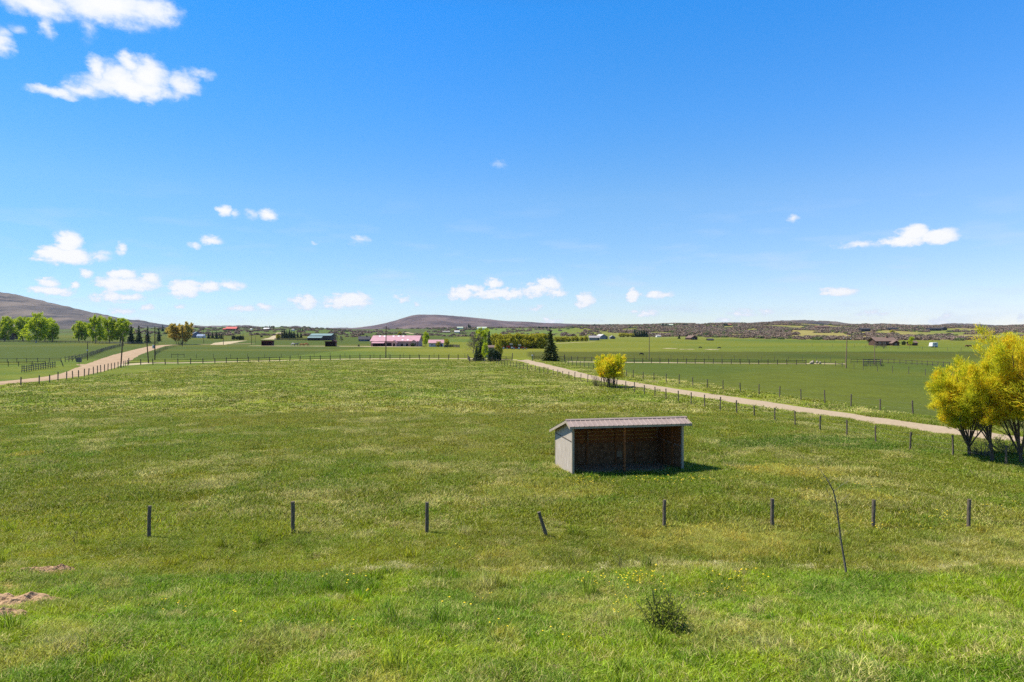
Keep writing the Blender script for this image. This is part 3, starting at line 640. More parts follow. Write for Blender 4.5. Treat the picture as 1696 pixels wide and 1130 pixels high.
def make_dandelions():
    rng = np.random.default_rng(5); mb = MB()
    for k in range(4):
        a = rng.normal(size=3) * (.2, .2, .02); th = np.arange(7) * 2 * pi / 7; c = np.array([a[0], a[1], .17 + a[2]])
        v = np.vstack([[c + (0, 0, .012)], c + .022 * np.stack([np.cos(th), np.sin(th), 0 * th], 1)]); mb.add(v, [(0, 1 + i, 1 + (i + 1) % 7) for i in range(7)])
    p = proto(mb, 'dandelion_heads', MT['fleck']); X = []; 
    for (px, py, sx, sy, n) in ((1075, 965, 60, 12, 14), (985, 972, 20, 6, 5), (1200, 995, 30, 18, 8), (1180, 958, 50, 6, 5), (1130, 800, 70, 5, 22), (970, 800, 40, 6, 16), (1035, 788, 60, 3, 14), (1500, 868, 80, 12, 6),
                                (1560, 865, 40, 8, 6), (1420, 800, 90, 15, 8), (1600, 700, 1, 1, 0), (250, 1010, 60, 8, 6), (1250, 780, 60, 10, 8), (1550, 700, 20, 3, 0), (1030, 1015, 20, 12, 8), (1660, 845, 40, 10, 6), (600, 1000, 300, 60, 16)):
        for _ in range(int(n * .8)): X.append(P(px + rng.normal() * sx * .6, py + rng.normal() * sy * .6))
    X = np.array(X); n = len(X)
    scatter('dandelions', X, rng.random(n) * 6, np.repeat((.7 + .6 * rng.random(n))[:, None], 3, 1), np.zeros(n), np.ones((n, 3)), [p], 'yellow dandelions dotted through the grass')
make_dandelions()

# oak scrub on the far slopes, kept off the house plots (photo columns from, to, base row)
CLEAR = [(1096, 1115, 540.5), (1200, 1212, 540), (1352, 1374, 544), (1427, 1442, 549.5), (1472, 1487, 547), (1540, 1569, 548), (757, 767, 545), (752, 761, 551), (733, 745, 551), (790, 806, 546), (374, 391, 547.5),
         (436, 445, 546.5), (414, 417, 546.5), (483, 487, 548), (1088, 1095, 558.5), (1144, 1156, 563), (1285, 1345, 551), (1490, 1520, 552), (976, 1019, 563), (592, 614, 565), (513, 548, 564), (318, 337, 559.5), (455, 505, 560.5), (1452, 1470, 549)]
def make_scrub():
    rng = np.random.default_rng(8); ps = []
    for m in ('scrub', 'scrub', 'scrub', 'scrubg'):
        mb = MB(); n = 150; d = rng.normal(size=(n, 3)); d /= np.linalg.norm(d, axis=1)[:, None]; d[:, 2] = np.abs(d[:, 2]); r = .45 + .55 * rng.random(n) ** .5
        c = d * r[:, None] * (1, 1, .9); mb.leaves(c, .10, .26, rng, np.clip(.25 + .5 * c[:, 2] + .35 * (rng.random(n) - .5), 0, 1), up=.6)
        for k in range(5): a = rng.random() * 6.28; mb.tube([(0, 0, -.2), (.3 * cos(a), .3 * sin(a), .35), (.6 * cos(a), .6 * sin(a), .8)], [.05, .04, .02], 3, .1, cap=False)
        ps.append(proto(mb, 'scrub_bush', MT[m]))
    n = 60000; y = np.sqrt(rng.random(n) * (2250 ** 2 - 580 ** 2) + 580 ** 2); u = rng.random(n) * 1.0 - .12; x = u * y; px = CX + F * u
    dn = fbm(x / 70, y / 110, 61, 4)
    lo = np.interp(px, [700, 960, 1040, 1250, 1400, 1700, 2000], [1900, 1900, 860, 690, 680, 740, 780])
    prob = sst(.43, .53, dn) * sst(lo - 90, lo + 160, y) * .95
    prob = prob * np.interp(px, [900, 990, 1040], [.15, .5, 1])
    k = rng.random(n) < prob; x, y = x[k], y[k]; n = len(x)
    n2 = 2600; y2 = 850 + rng.random(n2) * 1300; u2 = -.62 + .75 * rng.random(n2); x2 = u2 * y2; k2 = fbm(x2 / 80, y2 / 60, 64, 3) > .58; x = np.concatenate([x, x2[k2]]); y = np.concatenate([y, y2[k2]]); n = len(x)
    keep = np.ones(n, bool); ppx = CX + F * x / y
    for a_, b_, pb_ in CLEAR:
        Yh = P((a_ + b_) / 2, pb_)[1]; keep &= ~((ppx > a_ - 3) & (ppx < b_ + 3) & (y > Yh - 140) & (y < Yh + 30))
    x, y = x[keep], y[keep]; n = len(x)
    var = np.where(rng.random(n) < .22, 3, rng.integers(0, 3, n)); s = (2.0 + 2.2 * rng.random(n)) * (.8 + y / 3500)
    scl = np.stack([s * 1.25, s * 1.25, s * .85], 1)
    scatter('scrub', np.stack([x, y, gz(x, y)], 1), rng.random(n) * 6.28, scl, var, np.ones((n, 3)), ps, 'grey brown oak scrub covering the far slopes')
    print('scrub', n)
make_scrub()
print('ground ok')

# ------------------------------------------------------------------ loafing shed in the pasture
def make_shelter():
    x0, y0 = 3.06, 34.6
    T = empty('horse_shelter', (x0, y0, 0), SROT)
    tag(T, 'open fronted grey horse shelter with brown metal roof in the pasture', 'shelter')
    W, D = SW, SD; zb = -.5
    def roofz(y):           # underside line of the roof
        return 2.70 - (.27 - y) * .33 if y < .27 else 2.70 - (y - .27) * .285
    # left wall: lower sheet, upper sheet with a dark gap between
    def sidewall(x, th, name, m):
        mb = MB(); ys = np.linspace(0.0, D, 14)
        for a, b in zip(ys[:-1], ys[1:]):
            za, zb_ = roofz(a) - .06, roofz(b) - .06
            mb.hexa([(x, a + .004, zb), (x + th, a + .004, zb), (x + th, b - .004, zb), (x, b - .004, zb)], [(x, a + .004, za), (x + th, a + .004, za), (x + th, b - .004, zb_), (x, b - .004, zb_)])
        return mb.build(name, m, T)
    sidewall(0, .035, 'side_wall', MT['siding']); sidewall(W - .035, .035, 'side_wall', MT['siding'])
    MB().box(-.022, -.001, .06, D - .05, 1.60, 1.64).build('trim_strip', MT['post'], T)
    # framing inside the side walls: girts and dark boards
    for xa, xb in ((.037, .06), (W - .06, W - .037)):
        mb = MB()
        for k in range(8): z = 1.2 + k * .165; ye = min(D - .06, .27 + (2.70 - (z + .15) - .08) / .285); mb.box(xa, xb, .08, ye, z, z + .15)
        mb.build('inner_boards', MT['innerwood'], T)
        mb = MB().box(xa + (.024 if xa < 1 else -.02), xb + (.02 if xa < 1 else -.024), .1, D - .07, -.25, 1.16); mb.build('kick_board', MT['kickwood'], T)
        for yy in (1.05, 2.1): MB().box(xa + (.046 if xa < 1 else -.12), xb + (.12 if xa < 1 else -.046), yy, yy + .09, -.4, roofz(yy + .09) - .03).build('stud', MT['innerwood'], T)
    # back wall of horizontal boards with plywood kick panel
    mb = MB(); k = 0
    for k in range(11):
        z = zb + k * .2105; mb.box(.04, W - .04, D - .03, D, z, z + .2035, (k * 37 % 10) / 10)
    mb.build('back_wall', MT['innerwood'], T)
    mb = MB()
    for k in range(5): a = .07 + k * (W - .14) / 5; mb.box(a + .004, a + (W - .14) / 5 - .004, D - .062, D - .034, -.3, .98)
    mb.build('kick_board', MT['kickwood'], T)
    MB().box(3.52, 3.86, D - .072, D - .0625, .15, .48).build('patch_board', MT['newwood'], T)
    for xx in (.65, 1.75, 3.45, 4.6): MB().box(xx, xx + .09, D - .12, D - .064, -.3, 1.66).build('stud', MT['innerwood'], T)
    MB().box(1.80, 1.86, D - .18, D - .122, 1.05, 1.62).build('brace', MT['newwood'], T)
    MB().box(2.87, 2.97, .30, .40, zb, roofz(.3) - .2).build('centre_post', MT['innerwood'], T)
    # front frame
    MB().box(-.012, .10, -.012, .10, zb, 2.44).build('corner_post', MT['trim'], T); MB().box(W - .10, W + .012, -.012, .10, zb, 2.44).build('corner_post', MT['trim'], T)
    MB().box(-.012, .07, D - .07, D + .012, zb, roofz(D) - .08).build('corner_post', MT['trim'], T); MB().box(W - .07, W + .012, D - .07, D + .012, zb, roofz(D) - .08).build('corner_post', MT['trim'], T)
    MB().box(-.02, W + .02, -.055, -.014, 2.36, 2.55).build('header_beam', MT['trim'], T)
    for k in range(10):
        xx = .12 + k * (W - .3) / 9; mb = MB(); pr = [(.05, roofz(.05)), (.27, roofz(.27)), (D + .1, roofz(D + .1))]
        for (ya, za), (yb, zb2) in zip(pr[:-1], pr[1:]):
            mb.hexa([(xx, ya, za - .17), (xx + .045, ya, za - .17), (xx + .045, yb, zb2 - .17), (xx, yb, zb2 - .17)], [(xx, ya, za - .025), (xx + .045, ya, za - .025), (xx + .045, yb, zb2 - .025), (xx, yb, zb2 - .025)])
        mb.build('rafter', MT['innerwood'], T)
    # ribbed metal roof, two slopes
    def slope(ya, yb, name):
        xs = []; x = -.28
        while x < W + .28: xs += [(x, 0), (x + .20, 0), (x + .215, .022), (x + .245, .022), (x + .26, 0)]; x += .26
        xs = [q for q in xs if q[0] <= W + .28]; v = []; n = len(xs)
        for yy in (ya, yb):
            for (q, h) in xs: v.append((q, yy, roofz(yy) + .012 + h))
        for yy in (ya, yb):
            for (q, h) in xs: v.append((q, yy, roofz(yy) + .004 + h))
        f = [(i, i + 1, n + i + 1, n + i) for i in range(n - 1)] + [(2 * n + i + n, 2 * n + n + i + 1, 2 * n + i + 1, 2 * n + i) for i in range(n - 1)]
        f += [(i + 1, i, 2 * n + i, 2 * n + i + 1) for i in range(n - 1)] + [(n + i, n + i + 1, 3 * n + i + 1, 3 * n + i) for i in range(n - 1)]
        return MB().add(v, f).build(name, MT['roofmetal'], T)
    r1 = slope(-.50, .27, 'roof'); r2 = slope(.272, D + .30, 'roof')
    MB().hexa([(-.29, .13, roofz(.13) + .036), (W + .29, .13, roofz(.13) + .036), (W + .29, .27, roofz(.27) + .04), (-.29, .27, roofz(.27) + .04)],
              [(-.29, .13, roofz(.13) + .048), (W + .29, .13, roofz(.13) + .048), (W + .29, .27, roofz(.27) + .056), (-.29, .27, roofz(.27) + .056)]).build('ridge_cap', MT['ridgecap'], T)
    for xa, xb in ((-.27, -.235), (W + .235, W + .27)):
        mb = MB(); pr = [(-.46, 0), (.27, 0), (D + .27, 0)]
        for (ya, _), (yb, _) in zip(pr[:-1], pr[1:]):
            mb.hexa([(xa, ya, roofz(ya) - .15), (xb, ya, roofz(ya) - .15), (xb, yb, roofz(yb) - .15), (xa, yb, roofz(yb) - .15)], [(xa, ya, roofz(ya)), (xb, ya, roofz(ya)), (xb, yb, roofz(yb)), (xa, yb, roofz(yb))])
        mb.build('barge_board', MT['trim'], T)
    MB().box(-.234, W + .234, -.46, -.43, roofz(-.45) - .12, roofz(-.45)).build('fascia', MT['trim'], T)
    MB().add([(.05, -.3 + .4, gz1(3.2, 34.8) + .03), (W - .05, .1, gz1(9, 35.8) + .05), (W - .05, D - .05, gz1(8.4, 39) + .05), (.05, D - .05, gz1(2.5, 37.7) + .05)], [(0, 1, 2, 3)]).build('earth_floor', MT['soil'], T)
make_shelter()

# ------------------------------------------------------------------ the eight lone posts
def post_mesh(mb, x, y, z0, z1, r, rng, n=8, square=False):
    k = 5; pts = [(x + rng.normal() * .004, y + rng.normal() * .004, z0 + (z1 - z0) * i / (k - 1)) for i in range(k)]
    mb.tube(pts, [r * (1 + rng.normal() * .05) for _ in range(k)], n)
    return mb
rr = np.random.default_rng(3)
LP = [(247, 894, 840, 0, 'thick dark post standing in front of the dirt road bend, first of the lone row'),
      (485, 886, 833, 0, 'upright grey post second in the lone row across the pasture'),
      (707, 887, 834, 0, 'upright dark post third in the lone row, next to the leaning one'),
      (906, 892, 850, -18, 'post leaning steeply to one side in front of the shelter'),
      (1100, 877, 830, 0, 'upright post just in front of the open side of the shelter'),
      (1279, 875, 828, 0, 'weathered post between the shelter shadow and the bare sapling'),
      (1446, 875, 830, 0, 'short post just to the right of the bare leaning sapling'),
      (1604, 878, 829, 0, 'last post of the lone row, below the golden willows')]
pm = None
for px, pb, pt, lean, lab in LP:
    X, Y, Z = P(px, pb - 1); h = (pb - pt) / F * Y / cos(radians(lean)) + .02
    mb = MB(); post_mesh(mb, 0, 0, -.35, h, .062 + .008 * rr.random(), rr, 10)
    o = mb.build('fence_post', MT['post'], None, (X, Y, Z), smooth=False, rot=(0, radians(lean) + rr.normal() * .012, rr.random() * .1))
    tag(o, lab, 'fence post', 'lone posts crossing the pasture')

# ------------------------------------------------------------------ fences
def resample(pts, sp):
    pts = np.array(pts, float); d = np.concatenate([[0], np.cumsum(np.linalg.norm(np.diff(pts, axis=0), axis=1))]); n = max(2, int(round(d[-1] / sp)) + 1)
    t = np.linspace(0, d[-1], n); return np.stack([np.interp(t, d, pts[:, 0]), np.interp(t, d, pts[:, 1])], 1)
def fence(name, label, pts, sp, h, pr=.06, rails=(), wires=(), pm='post', rm='rail', group=None, rail_h=.10, rail_t=.04, jit=.03, seed=1, ends=None, hv=.05):
    rng = np.random.default_rng(seed); p = resample(pts, sp)
    if len(p) > 100: p = resample(pts, sp * len(p) / 99)
    z = gz(p[:, 0], p[:, 1]); loc = np.array([p[0, 0], p[0, 1], z[0]])
    T = empty(name, tuple(loc)); tag(T, label, 'fence', group)
    base = None
    for i in range(len(p)):
        if base is None:
            mb = MB(); post_mesh(mb, 0, 0, -.3, h, pr, rng, 6); base = mb.build('post', MT[pm], T); o = base
        else: o = base.copy(); COL.objects.link(o); o.parent = T
        jx = rng.normal() * jit if not rails else 0
        o.location = (p[i, 0] - loc[0] + jx, p[i, 1] - loc[1], z[i] - loc[2]); sc = 1.0 + rng.normal() * hv
        if ends and i in (0, len(p) - 1): sc = ends
        o.scale = (1.0 if sc < 1.2 else 1.5, 1.0 if sc < 1.2 else 1.5, sc); o.rotation_euler = (rng.normal() * jit, rng.normal() * jit, rng.random() * 6)
    c = np.column_stack([p, z]) - loc; g = np.gradient(p, axis=0); g /= np.linalg.norm(g, axis=1)[:, None] + 1e-9; s = np.column_stack([g[:, 1], -g[:, 0], 0 * z]) * (pr + rail_t / 2 + .003)
    for rz in rails:
        mb = MB(); 
        for i in range(len(p) - 1):
            a = c[i] + s[i]; b = c[i + 1] + s[i]; dz = rng.normal() * .012
            t = s[i] / (pr + rail_t / 2 + .003) * rail_t / 2; up = np.array([0, 0, rail_h / 2]); za = np.array([0, 0, rz + dz]); zb = np.array([0, 0, rz + rng.normal() * .012])
            e = (b - a) * .002
            mb.hexa([a + za - t - up + e, a + za + t - up + e, b + zb + t - up - e, b + zb - t - up - e], [a + za - t + up + e, a + za + t + up + e, b + zb + t + up - e, b + zb - t + up - e])
        mb.build('rail', MT[rm], T)
    for rz in wires:
        q = c + np.array([0, 0, rz]) + s * 0; mb = MB(); mid = (q[:-1] + q[1:]) / 2 - (0, 0, .02); al = np.empty((len(q) * 2 - 1, 3)); al[::2] = q; al[1::2] = mid
        mb.tube(al + (0, 0, 0), .004, 3, cap=False); mb.build('wire', MT['wire'], T)
    return T
RF = 'rail fences between the pastures'; WF = 'wire fences on slim posts'
# wooden rail fence across the back of the main field
fence('rail_fence', 'long dark wooden rail fence closing off the back of the main pasture', [(-84, 149.5), (-78, 150), (-75, 150.7)] + g2([(350, 602.5), (430, 600), (500, 598), (575, 596.3), (680, 596), (775, 596.5)]), 2.55, 1.3, .10, rails=(.52, 1.02), group=RF, seed=2, ends=1.15)
fence('rail_fence', 'short brown rail fence around the spruce and aspen clump', g2([(775, 596.5), (778, 599.5), (783, 599.8), (800, 599.8), (815, 599.5)]), 2.2, 1.2, .075, rails=(.3, .62, .98), group=RF, seed=3)
fence('rail_fence', 'stub of rail fence ending at the tall gate post by the driveway', g2([(828, 598), (838, 597.8), (848, 598)]), 1.7, 1.15, .075, rails=(.3, .62, .98), group=RF, seed=4, ends=1.7)
fence('rail_fence', 'grey plank fence beside the driveway entrance and lone spruce', g2([(884, 597), (892, 596.8), (905, 597), (935, 598)]), 2.4, 1.25, .075, rails=(.35, .7, 1.05), group=RF, seed=5, ends=1.3)
fence('rail_fence', 'long dark rail fence across the back of the green meadow', g2([(935, 598), (985, 599.5), (1040, 601.5), (1150, 603), (1250, 603.8), (1335, 604.8)]), 1.95, 1.2, .085, rails=(.35, .66, .98), group=RF, seed=6)
fence('rail_fence', 'weathered rail fence below the brown farmhouse', g2([(1409, 602), (1458, 602), (1510, 604.5), (1572, 608.5)]), 1.5, 1.1, .06, rails=(.35, .95), group=RF, seed=7)
fence('rail_fence', 'small rail pen between the two poles in the meadow', g2([(1430, 607), (1430, 603.5), (1445, 603.4), (1459, 603.6), (1459, 607), (1445, 607.2), (1430, 607)]), 1.3, 1.2, .06, rails=(.3, .65, 1.0), group=RF, rm='greyrail', seed=8)
fence('rail_fence', 'low rail fence from the culvert stones to the pale pole', g2([(1348, 604.5), (1374, 606), (1390, 607), (1402, 609)]), 3.0, 1.0, .06, rails=(.6,), group=RF, seed=9)
fence('rail_fence', 'dark rail fence along the near edge of the paddock', g2([(-30, 600), (0, 601), (50, 601), (101, 600)]), 2.3, 1.1, .07, rails=(.35, .65, .95), rm='greyrail', group=RF, seed=10)
fence('rail_fence', 'rail fence climbing beside the dirt road to the trees', g2([(108, 600), (128, 597), (150, 590.5), (172, 582), (190, 576.5), (205, 573)]), 3.2, 1.35, .08, rails=(.6, 1.15), rm='greyrail', group=RF, seed=11)
fence('rail_fence', 'short closely posted rail fence nearest the dirt road bend', g2([(36, 617), (60, 613), (91, 608.5)]), 1.35, 1.2, .07, rails=(.3, .65, 1.0), rm='greyrail', group=RF, seed=12)
fence('rail_fence', 'low rail fence behind the short closely posted one', g2([(-20, 607), (30, 607.3), (75, 606)]), 2.4, 1.0, .07, rails=(.5, .85), group=RF, seed=13)
fence('rail_fence', 'far dark rail fence under the row of cottonwoods', g2([(-40, 566.5), (60, 567.5), (130, 568.5), (182, 570)]), 5.5, 1.5, .10, rails=(.5, .9, 1.35), rail_h=.22, group=RF, seed=14)
fence('rail_fence', 'far rail fence under the dark spruces', g2([(182, 570), (215, 570.5), (262, 570.5)]), 5.0, 1.5, .10, rails=(.5, .9, 1.35), rail_h=.22, rm='greyrail', group=RF, seed=15)
fence('rail_fence', 'tiny rail pen beside the road curve', g2([(284, 592.5), (293, 592.5), (305, 592.5)]), 2.0, 1.1, .06, rails=(.9,), group=RF, seed=16)
# wire fences
D1a, D1b = (-3.6, 154.7), (24.5, 41.0)
fence('wire_fence', 'wire fence on slim posts along the near side of the gravel driveway', [D1a, D1b, (25.6, 38.6), (27.2, 36.3), (30.5, 33)], 2.72, 1.15, .058, wires=(.45, .75, 1.02), group=WF, seed=21)
fence('wire_fence', 'wire fence on slim posts along the meadow side of the gravel driveway', [(11.5, 157), (19.2, 106), (34.5, 59.8), (37.5, 53), (42, 44)], 3.35, 1.2, .06, wires=(.5, 1.0), group=WF, seed=22)
fence('wire_fence', 'wire fence following the pasture side of the dirt road', [(-66, 60), (-66.8, 80)] + g2([(3, 641), (32, 640), (58, 638), (82, 634.5), (112, 629.5), (139, 624), (160, 619), (182, 613.5), (200, 609.5), (212, 606)]), 2.9, 1.3, .075, wires=(.5, 1.0), group=WF, seed=23)
fence('wire_fence', 'wire fence curving along the inner side of the dirt road', g2([(256, 592), (258, 588), (266, 583), (278, 578), (292, 574.5), (310, 571.8)]), 4.5, 1.3, .055, wires=(1.0,), group=WF, seed=24)
fence('wire_fence', 'line of slim wire fence posts behind the long main rail fence', g2([(325, 594), (440, 593.3), (560, 591.5), (660, 592.3), (770, 593)]), 4.4, 1.2, .05, wires=(1.0,), group=WF, seed=25)
fence('wire_fence', 'line of slim wire fence posts beyond the meadow rail fence', g2([(1030, 595.5), (1150, 596), (1260, 597.5), (1350, 599), (1400, 600)]), 3.2, 1.15, .045, wires=(1.0,), group=WF, seed=26)
fence('wire_fence', 'sparse wire fence crossing the meadow behind the golden willows', g2([(1415, 612), (1430, 613.8), (1461, 616.3), (1496, 619), (1533, 622), (1580, 627)]), 3.9, 1.2, .05, wires=(1.0,), group=WF, seed=27)
fence('wire_fence', 'distant wire fence on the field below the brown farmhouse', g2([(1345, 573.5), (1430, 576), (1540, 580), (1640, 584)]), 7, 1.4, .06, wires=(1.1,), group=WF, seed=28)
fence('corral_fence', 'low brown board corral beside the small pink shed', g2([(736, 576), (748, 575.5), (761, 576)]), 3, 1.5, .1, rails=(.3, .6, .9, 1.2), rail_h=.26, seed=30)
fence('corral_fence', 'long low brown corral in front of the teal barn', g2([(455, 563.8), (480, 564), (520, 564.2)]), 8, 1.9, .15, rails=(.5, 1.0, 1.5), rail_h=.35, rail_t=.1, seed=31)

# ------------------------------------------------------------------ utility poles
def upole(label, px, pb, pt, m='pole', lean=0, arm=True, arm_rot=.3, transformer=False, meter=False, r=.15):
    X, Y, Z = P(px, pb); h = (pb - pt) / F * Y
    T = empty('utility_pole', (X, Y, Z), arm_rot); tag(T, label, 'utility pole', 'utility poles along the roads'); T.rotation_euler = (0, radians(lean), arm_rot)
    MB().tube([(0, 0, -.5), (0, 0, h * .5), (0, 0, h)], [r, r * .85, r * .7], 8).build('pole_shaft', MT[m], T)
    if arm:
        MB().box(-.95, .95, -.06 - r, .04 - r, h - .65, h - .51).build('crossarm', MT[m], T)
        for x in (-.85, 0, .85):
            z0 = h - .51 if x else h
            MB().tube([(x, -r if x else 0, z0), (x, -r if x else 0, z0 + .12), (x, -r if x else 0, z0 + .22)], [.05, .08, .04], 6).build('insulator', MT['insul'], T)
    if transformer: MB().tube([(-.35, 0, h * .34), (-.35, 0, h * .34 + .12), (-.35, 0, h * .34 + .8), (-.35, 0, h * .34 + .9)], [.2, .26, .26, .18], 10).build('transformer', MT['transformer'], T)
    if meter: MB().box(-.15, .15, -.2 - r, -r, h * .5, h * .5 + .4).build('meter_box', MT['insul'], T)
    return T
upole('short dark pole with a meter box beside the rail fence', 145, 597, 566, arm=False, meter=True, r=.11)
upole('dark pole leaning beside the gap in the near road fence', 200, 609, 558, lean=3.5, arm=False, r=.14)
upole('dark pole leaning the other way at the start of the long rail fence', 246, 602, 554, lean=-4, r=.14)
upole('upright dark pole with a grey transformer, tallest by the dirt road', 256.5, 596, 541, transformer=True, r=.15)
upole('thin pole standing just in front of the tan budding willow', 302, 574, 541, arm_rot=.2)
upole('thin dark pole between the blue house and the spruce clump', 337.5, 569, 544)
upole('dark pole at the pale sand track', 370, 571.5, 551)
upole('far thin pole on the hillside nearest the red roofed barn', 389.5, 563, 551, arm=False)
upole('far thin pole on the hillside above the maroon shed', 402.5, 564, 549, arm=False)
upole('thin pole standing short of the first maroon loafing shed', 416.5, 571, 553, arm=False)
upole('short thin pole just beside the first maroon loafing shed', 423, 568.5, 556, arm=False, r=.1)
upole('tall reddish pole rising in front of the pink barn', 639, 593, 540, lean=.6, r=.15)
upole('slim pale brown pole behind the meadow rail fence', 1075, 597, 553, m='palepole', r=.11, arm=False, lean=.8)
upole('pale leaning pole with a crossarm in the far meadow', 1401, 610, 557, m='palepole', lean=2.5, r=.12)
upole('slender pole at the small rail pen below the farmhouse', 1448.6, 604, 571, m='palepole', r=.1, arm=False)

# ------------------------------------------------------------------ small roadside things
def sign():
    X, Y, Z = P(131, 606); T = empty('road_sign', (X, Y, Z)); tag(T, 'grey blank sign panel on a post at the farm track mouth', 'sign')
    MB().tube([(0, 0, -.2), (0, 0, 1.5)], .04, 6).build('sign_post', MT['greyrail'], T); MB().box(-.6, .6, -.06, -.04, .75, 1.75).build('sign_panel', MT['greyrail'], T)
sign()
def mailbox():
    X, Y, Z = P(881.5, 598); T = empty('marker_post', (X, Y, Z)); tag(T, 'green post with a white cap at the driveway entrance', 'marker post')
    MB().tube([(0, 0, -.2), (0, 0, 1.3)], .12, 8).build('post_shaft', mat('green_paint', (.05, .12, .06)), T); MB().box(-.2, .2, -.15, .15, 1.3, 1.55).build('cap', MT['white'], T)
mailbox()
def lean_poles():
    X, Y, Z = P(121, 597)
    T = empty('stacked_rails', (X, Y, Z)); tag(T, 'pale bare rails stacked leaning on the paddock corner', 'wood pile')
    for k in range(4): MB().tube([(-1.6 + k * .5, 0, .1), (.2 + k * .45, .2, 1.3 + .3 * (k % 2))], [.06, .04], 6).build('rail', MT['greyrail' if k % 2 else 'newwood'], T)
    X, Y, Z = P(105, 607); o = MB().tube([(0, 0, -.1), (-.55, 0, 1.5)], [.09, .07], 6).build('leaning_post', MT['post'], None, (X, Y, Z)); tag(o, 'dark post tilted over in the grass near the sign', 'post')
    X, Y, Z = P(1342, 603)
    T = empty('stone_culvert', (X, Y, Z)); tag(T, 'white stones heaped at the end of the meadow rail fence', 'stones')
    rng = np.random.default_rng(4)
    for k in range(7):
        n = 40; d = rng.normal(size=(n, 3)); 
        c = np.array([rng.normal() * .9, rng.normal() * .3, .25 + .3 * rng.random()]); mb = MB()
        mb.tube([c + (0, 0, -.35), c + (0, 0, -.2), c + (.03, 0, .1), c + (.02, 0, .28)], [.16, .26, .22, .08], 7); mb.build('stone', MT['trim'], T, smooth=True)
lean_poles()
def mounds():
    for k, (px, py, rx, ry, h, lab) in enumerate([(14, 1003, 1.25, .75, .26, 'crumbly heap of reddish soil at the edge of the near bank'), (2, 1022, .7, .35, .16, 'small lump of soil just below the larger heap'),
                                     (64, 949, 1.1, .35, .14, 'low dark crumbly soil ridge beyond the near heap'), (103, 948, .55, .28, .17, 'little soil mound at the end of the crumbly ridge'), (20, 951, .9, .25, .06, 'flat pale scrape of bare soil beside the crumbly ridge')]):
        X, Y, Z = P(px, py); n = 46; a = np.linspace(-1.15, 1.15, n); A, B = np.meshgrid(a, a); r = np.hypot(A, B)
        nn = fbm(A * 3 + k, B * 3, 7, 4); z = (1 - r ** 1.5) * h * (.45 + 1.2 * nn) + (fbm(A * 9, B * 9, 3, 3) - .5) * .16 * (r < 1.1); zz = gz(X + A * rx, Y + B * ry) - Z
        v = np.stack([A * rx * (.85 + .4 * nn), B * ry, z + zz], -1).reshape(-1, 3); i = np.arange(n - 1)[:, None] * n; j = np.arange(n - 1)[None]
        f = np.stack([i + j, i + j + 1, i + n + j + 1, i + n + j], -1).reshape(-1, 4)
        o = MB().add(v, f).build('soil_mound', MT['soil'], None, (X, Y, Z)); tag(o, lab, 'soil mound')
mounds()
print('shelter and fences ok')

# ------------------------------------------------------------------ trees
def unit(v): return v / (np.linalg.norm(v) + 1e-9)
def path(rng, s, d, length, n, wander, pull):
    p = [np.array(s, float)]; d = unit(np.array(d, float)); st = length / n
    for _ in range(n):
        d = unit(d + rng.normal(size=3) * wander + np.array(pull)); p.append(p[-1] + d * st)
    return np.array(p)
def grow(rng, stems, spec, wood, r0, nside=6):
    """stems: polylines; spec: one (children, t0, angle, length ratio, wander, pull z) per level; returns points along the last twigs"""
    level = [(p, r0 * (.7 + .5 * rng.random()), np.linalg.norm(np.diff(p, axis=0), axis=1).sum()) for p in stems]
    for p, r, l in level: wood.tube(p, np.linspace(r, r * .4, len(p)), nside, rng.random(), cap=False)
    for li, (nc, t0, ang, lr, wander, pz) in enumerate(spec):
        nxt = []
        for p, r, l in level:
            for k in range(nc):
                t = t0 + (1 - t0) * (k + rng.random()) / nc; q = t * (len(p) - 1); i = min(int(q), len(p) - 2); s = p[i] + (p[i + 1] - p[i]) * (q - i); d = unit(p[i + 1] - p[i])
                side = unit(np.cross(d, rng.normal(size=3))); a = ang * (.7 + .6 * rng.random()); nd = d * cos(a) + side * sin(a)
                ln = l * lr * (1.15 - .6 * t) * (.7 + .6 * rng.random()); c = path(rng, s, nd, ln, 4, wander, (0, 0, pz)); rr_ = r * (1 - .6 * t) * .5
                wood.tube(c, np.linspace(rr_, rr_ * .35, 5), 4 if li == 0 else 3, rng.random(), cap=False); nxt.append((c, rr_, ln))
        level = nxt
    return [c for c, _, _ in level]
def leafpts(rng, tw, per, jit, t0=0.0):
    P_ = np.array(tw); n = len(P_); t = t0 + (1 - t0) * rng.random((n, per)); q = t * 3.999; i = q.astype(int); f = (q - i)[..., None]
    idx = np.arange(n)[:, None]; a = P_[idx, i]; b = P_[idx, i + 1]; c = a + (b - a) * f + rng.normal(size=(n, per, 3)) * jit
    d = (b - a); return c.reshape(-1, 3), d.reshape(-1, 3)
